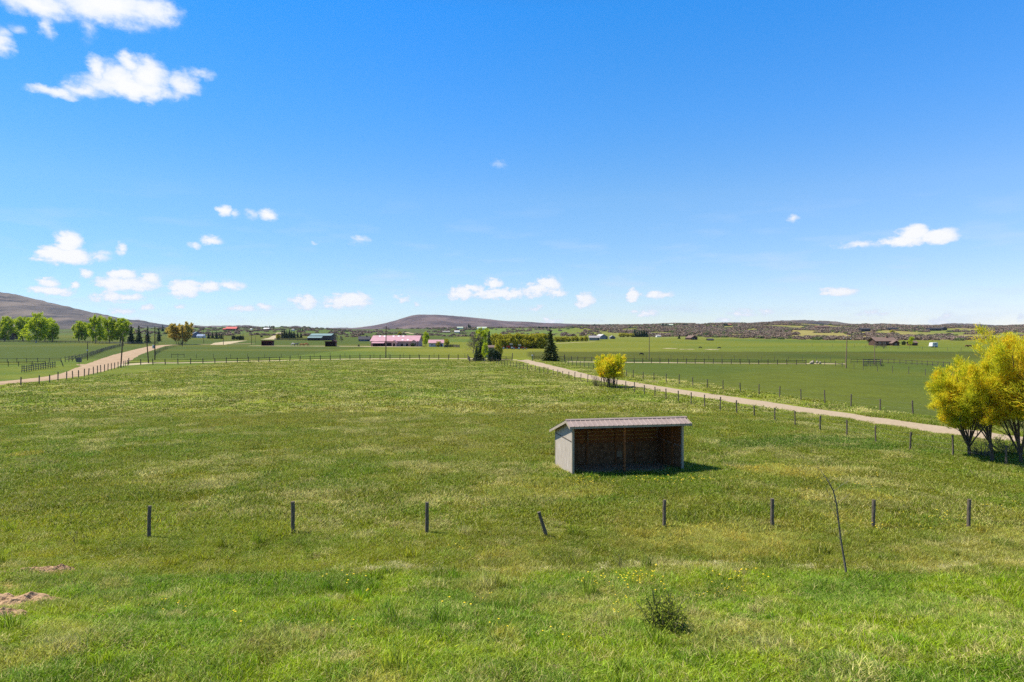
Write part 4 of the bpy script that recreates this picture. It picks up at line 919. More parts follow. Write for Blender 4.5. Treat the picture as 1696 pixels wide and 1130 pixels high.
def willow_tree(seed, H, nst, spread, lean, leafn, trunk_h, leafmat='willow', leaf=(.022, .085), r0=.10, hue=0.0, lowest=.28):
    rng = np.random.default_rng(seed); wood = MB(); stems = []
    base = np.array([0, 0, -.3]); fork = np.array([lean[0] * trunk_h * .6, lean[1] * .4, trunk_h])
    if trunk_h > .3:
        tr = np.array([base, base * .4 + fork * .3, fork]); wood.tube(tr, [r0 * 2.6, r0 * 2.1, r0 * 1.8], 9, .4)
    for k in range(nst):
        a = 2 * pi * (k + rng.random() * .8) / nst; sp = spread * (.35 + .75 * rng.random())
        d = (cos(a) * sp + lean[0], sin(a) * sp + lean[1], 1.0); s = fork * (.7 + .3 * rng.random()) if trunk_h > .3 else (cos(a) * .2 * H * rng.random() ** .5, sin(a) * .2 * H * rng.random() ** .5, -.1)
        stems.append(path(rng, s, d, (H - trunk_h) * (.72 + .3 * rng.random()) * (1 + sp * .15), 6, .09, (cos(a) * .015, sin(a) * .015, .06)))
    tw = grow(rng, stems, [(9, .22, .62, .42, .12, .07), (6, .15, .6, .45, .12, .05), (3, .1, .5, .6, .15, .02)], wood, r0)
    per = max(2, int(leafn / len(tw))); c, d = leafpts(rng, tw, per, .10 * H / 5)
    k = c[:, 2] > H * (lowest + .10 * rng.random(len(c))) - .22 * np.hypot(c[:, 0] - lean[0] * H * .5, c[:, 1]) ; c, d = c[k], d[k]
    # colour drifts in clumps between green-gold and orange
    t = np.clip(.34 + hue + 1.1 * (fbm(c[:, 0] * 1.1 + seed, c[:, 2] * 1.1 + c[:, 1], seed, 3) - .5) + rng.normal(size=len(c)) * .22, 0, 1)
    lv = MB(); lv.leaves(c, leaf[0], leaf[1], rng, t, dirs=d / (np.linalg.norm(d, axis=1)[:, None] + 1e-9) + rng.normal(size=d.shape) * .38 + (0, 0, .35))
    return wood, lv
def place_tree(wood, leaves, label, cat, group, loc, leafmat, woodmat, name, crown='crown', rz=0, sc=1.0):
    T = empty(name, loc, rz); tag(T, label, cat, group); T.scale = (sc, sc, sc)
    if wood is not None: wood.build('trunk', MT[woodmat], T)
    leaves.build(crown, MT[leafmat], T); return T
GW = 'golden willows beside the driveway'
near_w = [(1606, 757, 4.7, 14, .50, (-.13, 0), .7, 62000, 'golden willow with the stout dark forking trunk, first from the field', 67, .05),
          (1645, 765, 5.7, 8, .46, (-.22, .05), 1.3, 48000, 'golden willow with one slanting trunk, between its two forked neighbours', 62, 0),
          (1692, 769, 6.7, 12, .52, (-.10, .1), .6, 74000, 'tall golden willow with wide spreading stems at the picture edge', 63, .05),
          (1765, 785, 7.2, 10, .58, (-.12, 0), .6, 52000, 'golden willow mostly out of view past the tall one', 64, .12)]
for px, pb, H, nst, sp, lean, th, ln, lab, seed, hue in near_w:
    w, l = willow_tree(seed, H * .90, nst, sp, lean, ln, th, r0=.045, hue=hue + .09, leaf=(.013, .10), lowest=.40)
    place_tree(w, l, lab, 'willow tree', GW, P(px, pb), 'willow', 'bark', 'willow_tree')
# undergrowth twigs between the trunks
def twig_shrub(seed, H, W_, n, per=6, m='twigs', leafy=None, lsize=(.02, .05)):
    rng = np.random.default_rng(seed); mb = MB(); ends = []
    for k in range(n):
        a = rng.random() * 6.28; r = W_ * .25 * rng.random(); s = (r * cos(a), r * sin(a), -.1); sp = W_ / H * .5 * rng.random() ** .7
        p = path(rng, s, (cos(a) * sp * 2, sin(a) * sp * 2, 1), H * (.6 + .5 * rng.random()), 4, .12, (0, 0, .03)); mb.tube(p, np.linspace(.014, .004, 5) * H / 1.2, 3, rng.random(), cap=False)
        for q in range(per):
            i = rng.integers(1, 4); c = path(rng, p[i], unit(p[i + 1] - p[i]) + rng.normal(size=3) * .6, H * .28, 4, .15, (0, 0, .04)); mb.tube(c, np.linspace(.006, .002, 5) * H / 1.2, 3, rng.random(), cap=False); ends.append(c)
    lv = None
    if leafy:
        c, d = leafpts(rng, ends, leafy, .03 * H); t = np.clip(rng.random(len(c)) * .7 + .3 * (c[:, 2] / H), 0, 1); lv = MB(); lv.leaves(c, lsize[0], lsize[1], rng, t)
    return mb, lv
def shrub(name, label, cat, px, pb, H, W_, n, seed, twm='twigs', leafm=None, leafy=None, lsize=(.02, .05), group=None, per=6):
    mb, lv = twig_shrub(seed, H, W_, n, per, leafy=leafy, lsize=lsize); T = empty(name, P(px, pb)); tag(T, label, cat, group)
    mb.build('stems', MT[twm], T)
    if lv: lv.build('leaves', MT[leafm], T)
    return T
shrub('bare_shrub', 'grey leafless brush between the first and second golden willow', 'shrub', 1628, 757, 1.5, 1.6, 26, 71)
shrub('bare_shrub', 'dark tangled brush behind the second golden willow trunk', 'shrub', 1668, 752, 1.4, 2.2, 30, 72, leafm='leafbush', leafy=5)
w, l = willow_tree(65, 3.75, 28, .24, (0, 0), 36000, .0, leaf=(.03, .11), r0=.036, hue=.12, lowest=.40)
place_tree(w, l, 'round golden willow bush standing beside the driveway', 'willow bush', None, P(1011, 641.5), 'willow', 'bark', 'willow_bush')
shrub('bare_shrub', 'reddish leafless shrub just before the round golden willow bush', 'shrub', 988, 640.5, 1.7, 1.3, 26, 73)
shrub('bare_shrub', 'small leafless twigs between the reddish shrub and the willow bush', 'shrub', 997, 640.8, 1.1, .9, 14, 74)
shrub('green_bush', 'small dark stemmed bush with fresh leaves on the near bank', 'bush', 1104, 1050, .95, .62, 36, 75, leafm='leafbush', leafy=12, lsize=(.015, .024), per=8)
for k, (px, pb, H, W_, n, lab) in enumerate([(1031, 944, .62, .22, 7, 'pale dead weed stalks standing beside yellow flowers'), (1058, 940, .5, .2, 4, 'thin faded weed stalk just right of the pale stalks'),
      (634, 962, .5, .1, 3, 'brown dry weed stalk, left of a close pair'), (649, 962, .52, .1, 3, 'brown dry weed stalk, right of a close pair'), (126, 902, .65, .2, 5, 'pale dead weed by the first lone post')]):
    shrub('dead_weed', lab, 'weed', px, pb, H, W_, n, 80 + k, group='dead weed stalks on the bank', per=4)
def sapling():
    X, Y, Z = P(1405, 958); rng = np.random.default_rng(6); T = empty('bare_sapling', (X, Y, Z)); tag(T, 'tall bare leaning sapling, bent near its tip', 'sapling')
    s = Y / F; q = [(1405, 960), (1401, 930), (1396, 897), (1390, 862), (1384, 834), (1377, 812), (1370, 797), (1363, 785), (1356, 774)]
    p = np.array([((a - 1405) * s, .12 * math.sin(i * .9), (958 - b) * s) for i, (a, b) in enumerate(q)]); p[0, 2] -= .2
    MB().tube(p, [.034, .030, .026, .023, .021, .017, .012, .008, .004], 7).build('trunk', MT['bark_far'], T)
    for i, dx, dz in ((3, -.5, .55), (4, -.28, .45), (4, .2, .3), (5, .3, .28), (5, -.2, .3), (2, -.3, .35)):
        mb = MB(); c = path(rng, p[i], (dx, rng.normal() * .2, dz), .55, 4, .1, (0, 0, .05)); mb.tube(c, np.linspace(.008, .002, 5), 4, cap=False)
        for j in (2, 3): mb.tube(path(rng, c[j], (dx + rng.normal() * .4, .1, dz), .2, 4, .1, (0, 0, 0)), np.linspace(.004, .0015, 5), 3, cap=False)
        mb.build('branch', MT['bark_far'], T)
sapling()

def spruce_mb(seed, H, R, dens=1.0):
    rng = np.random.default_rng(seed); tr = MB().tube([(0, 0, -.3), (0, 0, H * .5), (0, 0, H * .97)], [H * .022, H * .013, H * .003], 6, cap=False); mb = MB(); lv = int(20 * dens); C = []; D = []; Tt = []
    for k in range(lv):
        f = (k + .5) / lv; z = H * (.05 + .93 * f); L_ = R * (1 - f) ** .85 * (.75 + .45 * rng.random()) + .03 * R; nb = max(4, int(11 * (1 - f) + 4))
        for b in range(nb):
            a = 2 * pi * (b + rng.random()) / nb; l = L_ * (.7 + .45 * rng.random()); d = np.array([cos(a), sin(a), 0]); m = max(3, int(12 * l / R * dens))
            t = (np.arange(m) + rng.random(m)) / m; p = d * (t * l)[:, None]; p[:, 2] = z - .28 * l * t + .12 * l * t ** 2; p += rng.normal(size=p.shape) * .05 * R
            C.append(p); D.append(np.tile(d * 1.0 - np.array([0, 0, .35]), (m, 1)) + rng.normal(size=(m, 3)) * .35); Tt.append(np.clip(.2 + .6 * t + rng.normal(size=m) * .18, 0, 1))
    c = np.concatenate(C); D = np.concatenate(D); mb.leaves(c, .055 * R, .17 * R, rng, np.concatenate(Tt), dirs=D); r2 = np.random.default_rng(seed + 1)
    mb.leaves(c + r2.normal(size=c.shape) * .04 * R, .05 * R, .15 * R, r2, np.concatenate(Tt) * .8, dirs=D + r2.normal(size=D.shape) * .5); return tr, mb
def broad_mb(seed, H, R, per=26, leafs=.26, base=.18, up=.10, stems=1, fill=58):
    rng = np.random.default_rng(seed); wood = MB(); S = []
    for k in range(stems):
        a = rng.random() * 6.28; S.append(path(rng, (.3 * cos(a) * (stems > 1), .3 * sin(a) * (stems > 1), -.3), (cos(a) * .12 * stems ** .5, sin(a) * .12 * stems ** .5, 1), H * .86, 6, .05, (0, 0, .05)))
    tw = grow(rng, S, [(20 // stems + 3, base, 1.08, R / H * 1.35, .10, up), (6, .2, .6, .5, .14, .06), (3, .2, .6, .6, .15, .03)], wood, H * .020)
    c, d = leafpts(rng, tw, per, .03 * H); k = c[:, 2] > H * base * .7; c, d = c[k], d[k]
    t = np.clip(.45 + 1.0 * (fbm(c[:, 0] / R * 3 + seed, c[:, 2] / R * 3 + c[:, 1] / R, seed, 3) - .5) + rng.normal(size=len(c)) * .22, 0, 1)
    lv = MB(); lv.leaves(c, leafs * .5, leafs, rng, t)
    # leafy sprays filling the egg-shaped outline
    m = fill; d = rng.normal(size=(m, 3)); d /= np.linalg.norm(d, axis=1)[:, None]; rr_ = .45 + .55 * rng.random(m) ** .6
    zc = H * (base * .6 + .5 * (1 - base * .6)); cc = d * rr_[:, None] * (R, R, H * .5 * (1 - base * .6)); cc[:, :2] *= (1.08 - .34 * (cc[:, 2:3] / (H * .5))); cc[:, 2] += zc
    k = 90; e = (cc[:, None] + rng.normal(size=(m, k, 3)) * .085 * np.array([R, R, R * 1.35])).reshape(-1, 3); e = e[e[:, 2] > H * base * .35]
    t2 = np.clip(.45 + 1.0 * (fbm(e[:, 0] / R * 3 + seed, e[:, 2] / R * 3 + e[:, 1] / R, seed, 3) - .5) + rng.normal(size=len(e)) * .25, 0, 1); lv.leaves(e, leafs * .5, leafs, rng, t2)
    return wood, lv
# one source of each far kind (built once, then copied with its parts)
SRC = {}
def source(kind, name, pair, leafmat, woodmat):
    T = empty(name, (0, 0, 0)); pair[0].build('trunk', MT[woodmat], T); pair[1].build('crown', MT[leafmat], T); SRC[kind] = [T, 0]
source('cotton1', 'cottonwood_tree', broad_mb(201, 18, 4.6, per=8, leafs=.36, base=.10), 'cotton', 'bark_far')
source('cotton2', 'cottonwood_tree', broad_mb(202, 18, 4.2, per=8, leafs=.36, base=.09), 'cotton', 'bark_far')
source('cotton3', 'cottonwood_tree', broad_mb(203, 18, 5.0, per=8, leafs=.36, stems=2, base=.11), 'cotton', 'whitebark')
source('spruce1', 'spruce_tree', spruce_mb(211, 10, 2.3), 'spruce', 'bark_far')
source('spruce2', 'spruce_tree', spruce_mb(212, 10, 2.9), 'spruce', 'bark_far')
source('spruce3', 'spruce_tree', spruce_mb(213, 10, 1.8), 'spruce', 'bark_far')
source('hedge1', 'willow_shrub_tree', broad_mb(221, 8, 3.0, leafs=.22, base=.03, stems=5, per=8), 'hedge', 'bark_far')
source('hedge2', 'willow_shrub_tree', broad_mb(222, 8, 2.6, leafs=.22, base=.03, stems=4, per=8), 'hedge', 'bark_far')
source('aspen', 'aspen_tree', broad_mb(231, 9, 2.0, leafs=.16, per=14, fill=20), 'cotton', 'whitebark')
source('bare', 'leafless_tree', broad_mb(241, 9, 2.9, leafs=.10, per=10, fill=0), 'twigs', 'bark_far')
source('dark', 'dark_shrub_tree', broad_mb(251, 7, 2.6, leafs=.22, base=.03, stems=3, per=10), 'spruce', 'bark_far')
HS = dict(cotton1=18, cotton2=18, cotton3=18, spruce1=10, spruce2=10, spruce3=10, hedge1=8, hedge2=8, aspen=9, bare=9, dark=7)
rt = np.random.default_rng(77)
def tree(kind, px, pb, pt, label, cat, group, wide=1.0, dy=0.0):
    s, used = SRC[kind]; T = s if not used else copy_tree(s); SRC[kind][1] = 1
    X, Y, Z = P(px, pb)
    if dy: Y += dy; X = (px - CX) / F * Y; Z = gz1(X, Y)
    h = (pb - pt) / F * Y; k = h / HS[kind]
    T.location = (X, Y, Z - .05 * k); T.rotation_euler = (0, 0, rt.random() * 6.28); T.scale = (k * wide, k * wide, k); tag(T, label, cat, group); return T
CWG = 'spring green cottonwoods along the far paddock'
for kind, px, pb, pt, wd, lab in [
  ('cotton2', 8, 566, 523, 1.0, 'green cottonwood standing behind the brown roofed cabin'), ('cotton3', -22, 566, 518, 1.0, 'cottonwood mostly cut off beyond the cabin'),
  ('cotton2', 38, 565, 524, 1.1, 'dark green cottonwood beside the small spruce near the cabin'), ('cotton3', 58, 568, 520, 1.25, 'largest and broadest cottonwood, with several stems'),
  ('cotton1', 74, 566, 525, .9, 'cottonwood pressed against the broadest one'), ('cotton2', 87, 566, 530, 1.1, 'shorter cottonwood closing the first group, before the gap'),
  ('cotton2', 130, 565, 531, 1.15, 'first cottonwood after the gap of open field'), ('cotton2', 141, 565, 533, 1.0, 'low pale cottonwood between two taller ones after the gap'),
  ('cotton1', 158, 569, 521, .9, 'tallest thinly leaved cottonwood after the gap'), ('cotton1', 182, 568, 524, .95, 'round cottonwood fourth after the gap'),
  ('cotton2', 199, 568, 526, 1.2, 'cottonwood last in the row, next to the dark spruces')]:
    tree(kind, px, pb, pt, lab, 'cottonwood tree', CWG, wd)
SPG = 'dark spruces past the cottonwoods'
for kind, px, pb, pt, wd, lab in [
  ('spruce3', 27, 562, 541, 1.2, 'little dark spruce between cabin and broad cottonwoods'), ('spruce1', 217, 570, 539, 1.0, 'tall spruce next to the last cottonwood'),
  ('spruce1', 230, 570, 539, .95, 'second spruce past the last cottonwood'), ('spruce3', 244.5, 569, 540, 1.0, 'narrow spruce behind the leaning pole'),
  ('spruce3', 263, 566, 542, 1.0, 'spruce right behind the tallest dark pole'), ('spruce1', 269.5, 549, 538, 1.1, 'spruce on the skyline past the tallest dark pole'),
  ('spruce2', 281, 548, 538.5, 1.3, 'broad spruce on the skyline left of the tan willow'), ('spruce2', 299, 548, 538, 1.4, 'broad spruce top showing over the tan willow')]:
    tree(kind, px, pb, pt, lab, 'spruce', SPG, wd)
X, Y, Z = P(299, 571); w, l = willow_tree(66, 6.6, 14, .62, (0, 0), 22000, .0, leaf=(.14, .30), r0=.07, lowest=.0)
k = (571 - 541) / F * Y / 6.3
place_tree(w, l, 'wide tan budding willow at the top of the dirt road', 'willow tree', None, (X, Y, Z), 'tanwillow', 'bark', 'willow_tree', sc=k)
g1 = 'spruces beside the blue house'
for px, pb, pt, kd in ((345.5, 561, 551, 'spruce2'), (352, 561, 549, 'spruce1'), (358.5, 561.5, 549, 'spruce2'), (364, 561, 552, 'spruce1'), (367, 561.5, 553, 'spruce2')):
    tree(kd, px, pb, pt, 'dark spruce in the clump right of the blue house', 'spruce', g1, 1.1)
for px, pb, pt, kd in ((387, 563, 556, 'dark'), (393, 563, 557, 'dark'), (398.5, 563.5, 556, 'dark'), (402, 563, 557, 'dark')):
    tree(kd, px, pb, pt, 'small dark tree on the hillside among the thin poles', 'tree', 'small trees among the thin poles', 1.0)
g2_ = 'dense spruce clump left of the teal barn'
for i, (px, pt) in enumerate(((467, 547), (471, 545), (475, 547), (479.5, 545.5), (483, 547), (487, 548))):
    tree(('spruce1', 'spruce2')[i % 2], px, 560.5, pt, 'dark spruce in the dense clump left of the teal barn', 'spruce', g2_, 1.0)
tree('spruce1', 493, 560, 549, 'first of two spruces between the clump and the teal barn', 'spruce', g2_); tree('spruce2', 498.5, 560, 550, 'second of two spruces between the clump and the teal barn', 'spruce', g2_)
tree('hedge2', 461, 563, 553.5, 'small pale leafy tree at the foot of the sandy hill track', 'tree', None)
for px, pb, pt in ((421, 543.5, 541), (426, 543.5, 541.5), (431, 543.5, 541.8), (446.5, 543.5, 539), (450, 543.3, 541), (453, 543.3, 540.5), (439, 543.2, 541), (497, 548, 543.5), (501, 548, 543.8), (494, 548, 544)):
    tree('spruce2', px, pb, pt, 'tiny dark tree on the skyline near the pale barn', 'tree', 'tiny skyline trees near the pale barn', 1.3)
tree('dark', 433, 559, 556, 'lone round dark shrub above the first maroon shed', 'shrub', None, 1.6)
tree('bare', 556, 566, 553, 'thin leafless tree right of the teal barn', 'tree', None, .9); tree('bare', 566, 567, 556, 'second thin leafless tree right of the teal barn', 'tree', None)
tree('cotton1', 705, 572, 549, 'yellow green cottonwood just past the end of the pink barn', 'cottonwood tree', None, .85)
tree('hedge2', 664, 573.5, 566, 'young leafy tree at the pink barn gabled entrance', 'tree', None, .8)
tree('hedge1', 726, 574.5, 565.5, 'leafy bush in front of the small pink shed', 'tree', None, 1.0); tree('hedge1', 740, 572.5, 561.5, 'pale leafy tree behind the brown board corral', 'tree', None, .8)
tree('dark', 683, 574.5, 569, 'dark shrubs at the pink barn far end', 'shrub', None, 1.5)
tree('hedge2', 662, 556, 549.5, 'green tree above the pink barn roof', 'tree', None, 1.3)
# clump by the gate
tree('cotton1', 795, 590, 547, 'yellow green cottonwood crown rising out of the gate clump', 'cottonwood tree', 'trees of the gate clump', .95, dy=30)
tree('bare', 783, 590, 556, 'pale leafless tree on the near side of the gate clump', 'tree', 'trees of the gate clump', 1.3, dy=25)
tree('spruce1', 810, 592, 549, 'tallest dark spruce of the gate clump', 'spruce', 'trees of the gate clump', .85, dy=6)
tree('spruce3', 796, 598, 562, 'grey spruce in front in the gate clump', 'spruce', 'trees of the gate clump', 1.2)
tree('spruce2', 789, 598, 573, 'low spreading spruce at the edge of the gate clump', 'spruce', 'trees of the gate clump', .9)
tree('dark', 816, 598.5, 577, 'rounded dark bush filling the right of the gate clump', 'bush', 'trees of the gate clump', 1.0); tree('dark', 825, 598, 583, 'low dark bush last in the gate clump', 'bush', 'trees of the gate clump', .9)
tree('aspen', 803, 599, 566, 'white stemmed aspen inside the gate clump', 'aspen', 'trees of the gate clump', .7); tree('hedge2', 826, 597, 566, 'yellow green tree behind the low dark bush', 'tree', 'trees of the gate clump', .6, dy=8)
p, l = spruce_mb(261, 7.6, 2.1, 1.5)
place_tree(p, l, 'lone tall yellowish spruce beside the gravel driveway', 'spruce', None, P(911.5, 598), 'sprucey', 'bark_far', 'spruce_tree')
hg = 'yellow green willows in a thick row'
for i, px in enumerate((822, 829, 837, 844, 851, 859, 866, 874, 881, 889, 896, 902)):
    tree(('hedge1', 'hedge2')[i % 2], px, 577.5, 552.5 + (i * 37 % 5) * .5, 'yellow green willow within the thick row behind the farm machines', 'willow tree', hg, .95 + .1 * (i % 3))
for i, px in enumerate((922, 928, 934, 941)): tree('hedge1', px, 566.5, 558, 'low willow in the row just past the lone spruce', 'willow tree', 'low willows past the lone spruce', 1.3)
for i, px in enumerate((948, 955, 963, 970)): tree('hedge2', px, 565.5, 557.5 - (i % 2), 'yellow willow shrub left of the grey farmhouses', 'willow tree', 'yellow willows left of the grey farmhouses', 1.2)
for px in (1028, 1033, 1039, 1046): tree('hedge1', px, 558.5, 552, 'yellow shrub left of the hilltop spruce group', 'shrub', 'yellow shrubs before the hilltop spruces', 1.3)
for i, px in enumerate((1051, 1055, 1059, 1063, 1067, 1071)): tree('spruce2', px, 558.5, 545 + (i * 3 % 4), 'dark spruce in the hillside group above the meadow', 'spruce', 'hillside spruces above the meadow', 1.1)
tree('spruce1', 1082, 558, 552, 'small spruce between the hillside group and the small grey house', 'spruce', None, 1.2); tree('spruce2', 1124.7, 561.5, 554, 'single spruce alone on the slope', 'spruce', None, 1.2)
for px, pt in ((1138, 552), (1142, 553), (1146, 555)): tree('spruce2', px, 562.5, pt, 'dark spruce crowding the small brown house', 'spruce', 'spruces at the small brown house', 1.2)
for px, pb, pt in ((893, 544.5, 541), (899, 544.5, 541.5), (905, 544.5, 541.2), (912, 544.5, 541.6), (918, 544.5, 542)): tree('dark', px, pb, pt, 'dark tree in the short line on the far green hill', 'tree', 'dark tree line on the far green hill', 1.5)
for px, pb, pt in ((985, 541, 537), (989, 541, 538), (1004, 541, 538), (1010, 541, 537), (1015, 541, 538), (1133, 540.5, 536), (1137, 540.5, 536.5), (1098, 541, 536.5), (1104, 541, 536.5), (1200, 540, 536), (1204, 540, 536.8)):
    tree('dark', px, pb, pt, 'dark tree on the scrub skyline', 'tree', 'dark skyline trees', 1.6)
for px, pb, pt in ((768, 544.5, 540), (772.5, 544.5, 540.5), (776.5, 544.5, 536), (779, 544.5, 538)): tree('spruce2', px, pb, pt, 'dark spruce between the two hill houses above the gate clump', 'spruce', 'spruces between the hill houses', 1.3)
tree('bare', 1442, 571, 560, 'reddish leafless shrub tree beside the brown farmhouse', 'tree', None, 1.2); tree('bare', 1464, 578, 567, 'wide russet bush in front of the brown farmhouse', 'bush', None, 2.0); tree('bare', 1452, 576, 567, 'pale russet bush left of the wide one', 'bush', None, 1.6)
tree('dark', 1497, 572, 565, 'dark bush right of the brown farmhouse', 'bush', None, 1.0); tree('cotton1', 1508, 573, 557, 'yellow green tree over the small outbuilding', 'tree', None, .9)
tree('hedge1', 1478, 552, 547, 'green shrub by the dark ridge house', 'shrub', None, 1.8)

# ------------------------------------------------------------------ buildings
BM = {}
def cmat(name, c, rough=.8):
    if name not in BM: BM[name] = mat(name, tuple(v * .88 for v in c), tuple(min(1, v * 1.12) for v in c), .6, rough)
    return BM[name]
MAROON = lambda: cmat('maroon_boards', (.075, .022, .022)); PINKW = lambda: cmat('pale_pink_siding', (.50, .31, .29)); PINKR = lambda: cmat('pink_metal_roof', (.47, .26, .28), .5)
BROWNW = lambda: cmat('brown_log_wall', (.085, .045, .03)); BROWNR = lambda: cmat('brown_shingle_roof', (.16, .105, .08)); TEALR = lambda: cmat('teal_metal_roof', (.19, .27, .25), .5)
GREYW = lambda: cmat('grey_siding', (.20, .21, .24)); GREYR = lambda: cmat('grey_shingle_roof', (.27, .25, .24)); BLUER = lambda: cmat('blue_grey_roof', (.22, .27, .36)); BLUEW = lambda: cmat('slate_blue_wall', (.10, .13, .19))
DARKW = lambda: cmat('dark_stained_wall', (.028, .026, .03)); DARKR = lambda: cmat('charcoal_roof', (.045, .043, .05)); REDR = lambda: cmat('red_metal_roof', (.55, .09, .07), .5); REDW = lambda: cmat('red_barn_wall', (.28, .035, .03))
WHITEW = lambda: cmat('white_siding', (.68, .66, .62)); GREENR = lambda: cmat('pale_green_roof', (.42, .48, .36)); REDBR = lambda: cmat('rust_roof', (.25, .10, .07))
def gable(T, x0, x1, y0, y1, h, rh, wm, rm, axis='x', oh=.35, names=('wall', 'roof')):
    mb = MB()
    if axis == 'x':
        ym = (y0 + y1) / 2; v = [(x0, y0, -.8), (x1, y0, -.8), (x1, y1, -.8), (x0, y1, -.8), (x0, y0, h), (x1, y0, h), (x1, y1, h), (x0, y1, h), (x0, ym, h + rh), (x1, ym, h + rh)]
        mb.add(v, [(0, 1, 5, 4), (2, 3, 7, 6)]); mb.f.append(np.array([(0, 4, 8, 7, 3), (1, 2, 6, 9, 5)]))
        R = [((x0 - oh, y0 - oh, h - rh * oh / (ym - y0)), (x1 + oh, y0 - oh, h - rh * oh / (ym - y0)), (x1 + oh, ym, h + rh), (x0 - oh, ym, h + rh)), ((x1 + oh, y1 + oh, h - rh * oh / (ym - y0)), (x0 - oh, y1 + oh, h - rh * oh / (ym - y0)), (x0 - oh, ym, h + rh), (x1 + oh, ym, h + rh))]
    else:
        xm = (x0 + x1) / 2; v = [(x0, y0, -.8), (x1, y0, -.8), (x1, y1, -.8), (x0, y1, -.8), (x0, y0, h), (x1, y0, h), (x1, y1, h), (x0, y1, h), (xm, y0, h + rh), (xm, y1, h + rh)]
        mb.add(v, [(1, 2, 6, 5), (3, 0, 4, 7)]); mb.f.append(np.array([(0, 1, 5, 8, 4), (2, 3, 7, 9, 6)])); e = rh * oh / (xm - x0)
        R = [((x0 - oh, y0 - oh, h - e), (xm, y0 - oh, h + rh), (xm, y1 + oh, h + rh), (x0 - oh, y1 + oh, h - e)), ((x1 + oh, y1 + oh, h - e), (xm, y1 + oh, h + rh), (xm, y0 - oh, h + rh), (x1 + oh, y0 - oh, h - e))]
    w = mb.build(names[0], wm, T); rb = MB()
    for q in R: q = np.array(q); rb.hexa(q + (0, 0, .03), q + (0, 0, .16))
    return w, rb.build(names[1], rm, T)
def win(T, x, z, w, h, y=0.0, m='glass', frame=True, name='window', side=None):
    f = None
    if side is None:
        if frame: f = MB().box(x - w / 2 - .08, x + w / 2 + .08, y - .05, y - .004, z - .08, z + h + .08).build(name, MT['white'], T); MB().box(x - w / 2, x + w / 2, y - .07, y - .053, z, z + h).build('pane', MT[m], f)
        else: f = MB().box(x - w / 2, x + w / 2, y - .04, y - .004, z, z + h).build(name, MT[m], T)
    else: f = MB().box(side - .04, side - .004, x - w / 2, x + w / 2, z, z + h).build(name, MT[m], T)
    return f
def house(name, label, cat, px0, px1, pb, pt, wm, rm, depth=8, rot=0, axis='x', rfrac=.4, wins=3, door=True, chim=False, group=None, frame=True, openings=0, oh=.4):
    X, Y, Z = P((px0 + px1) / 2, pb); s = Y / F; w = (px1 - px0) * s; H = (pb - pt) * s; T = empty(name, (X, Y, Z), rot); tag(T, label, cat, group)
    rh = H * rfrac; h = H - rh; _, rf = gable(T, -w / 2, w / 2, 0, depth, h, rh, wm, rm, axis, oh)
    for k in range(wins): x = -w / 2 + w * (k + .7) / (wins + .4 + (1 if door else 0)); win(T, x, h * .35, min(1.3, w * .1), h * .38, frame=frame)
    if door: MB().box(w * .32, w * .32 + min(1.1, w * .1), -.06, -.004, -.1, h * .72).build('door', MT['dark'], T)
    for k in range(openings): x = -w / 2 + w * (k + .5) / openings; MB().box(x - w * .32 / openings, x + w * .32 / openings, -.06, -.004, -.3, h * .8).build('doorway', MT['dark'], T)
    if chim: MB().box(w * .15, w * .15 + .9, depth * .4, depth * .4 + .9, h, H + .8).build('chimney', cmat('brick_chimney', (.25, .13, .09)), rf)
    return T, w, h, rh, s
house('cabin', 'dark cabin with a wide brown roof at the edge of the paddock', 'cabin', -22, 13, 563, 543, BROWNW(), BROWNR(), 9, .15, rfrac=.55, wins=2, chim=True, oh=1.3)
house('house', 'blue grey gabled house behind the tan willow', 'house', 318, 334, 559.5, 550, BLUEW(), BLUER(), 12, .5, 'y', .4, 2, chim=True)
house('garage', 'white fronted wing beside the blue grey house', 'garage', 326, 337, 559.8, 554, WHITEW(), BLUER(), 9, .2, 'x', .5, 1)
T, w, h, rh, s = house('barn', 'long bright red roofed barn on the skyline', 'barn', 374, 391, 547.5, 541.5, REDW(), REDR(), 14, .1, 'x', .5, 3, False, frame=False)
house('shed', 'low dark annex left of the bright red roofed barn', 'shed', 369, 374, 547.5, 544, MAROON(), REDR(), 8, .1, 'x', .4, 1, False, frame=False)
house('barn', 'small pale roofed barn on the skyline among tiny trees', 'barn', 436, 445, 546.5, 543.2, GREENR(), WHITEW(), 10, 0, 'x', .5, 1, False, frame=False)
house('house', 'tiny white building alone on the hill right of the red barn', 'building', 414, 417, 546.5, 544.5, WHITEW(), WHITEW(), 6, 0, 'x', .4, 1, False, frame=False)
house('house', 'small white building on the hill above the spruce clump', 'building', 483, 486.5, 548, 545, WHITEW(), GREYR(), 7, 0, 'x', .4, 1, False, frame=False)
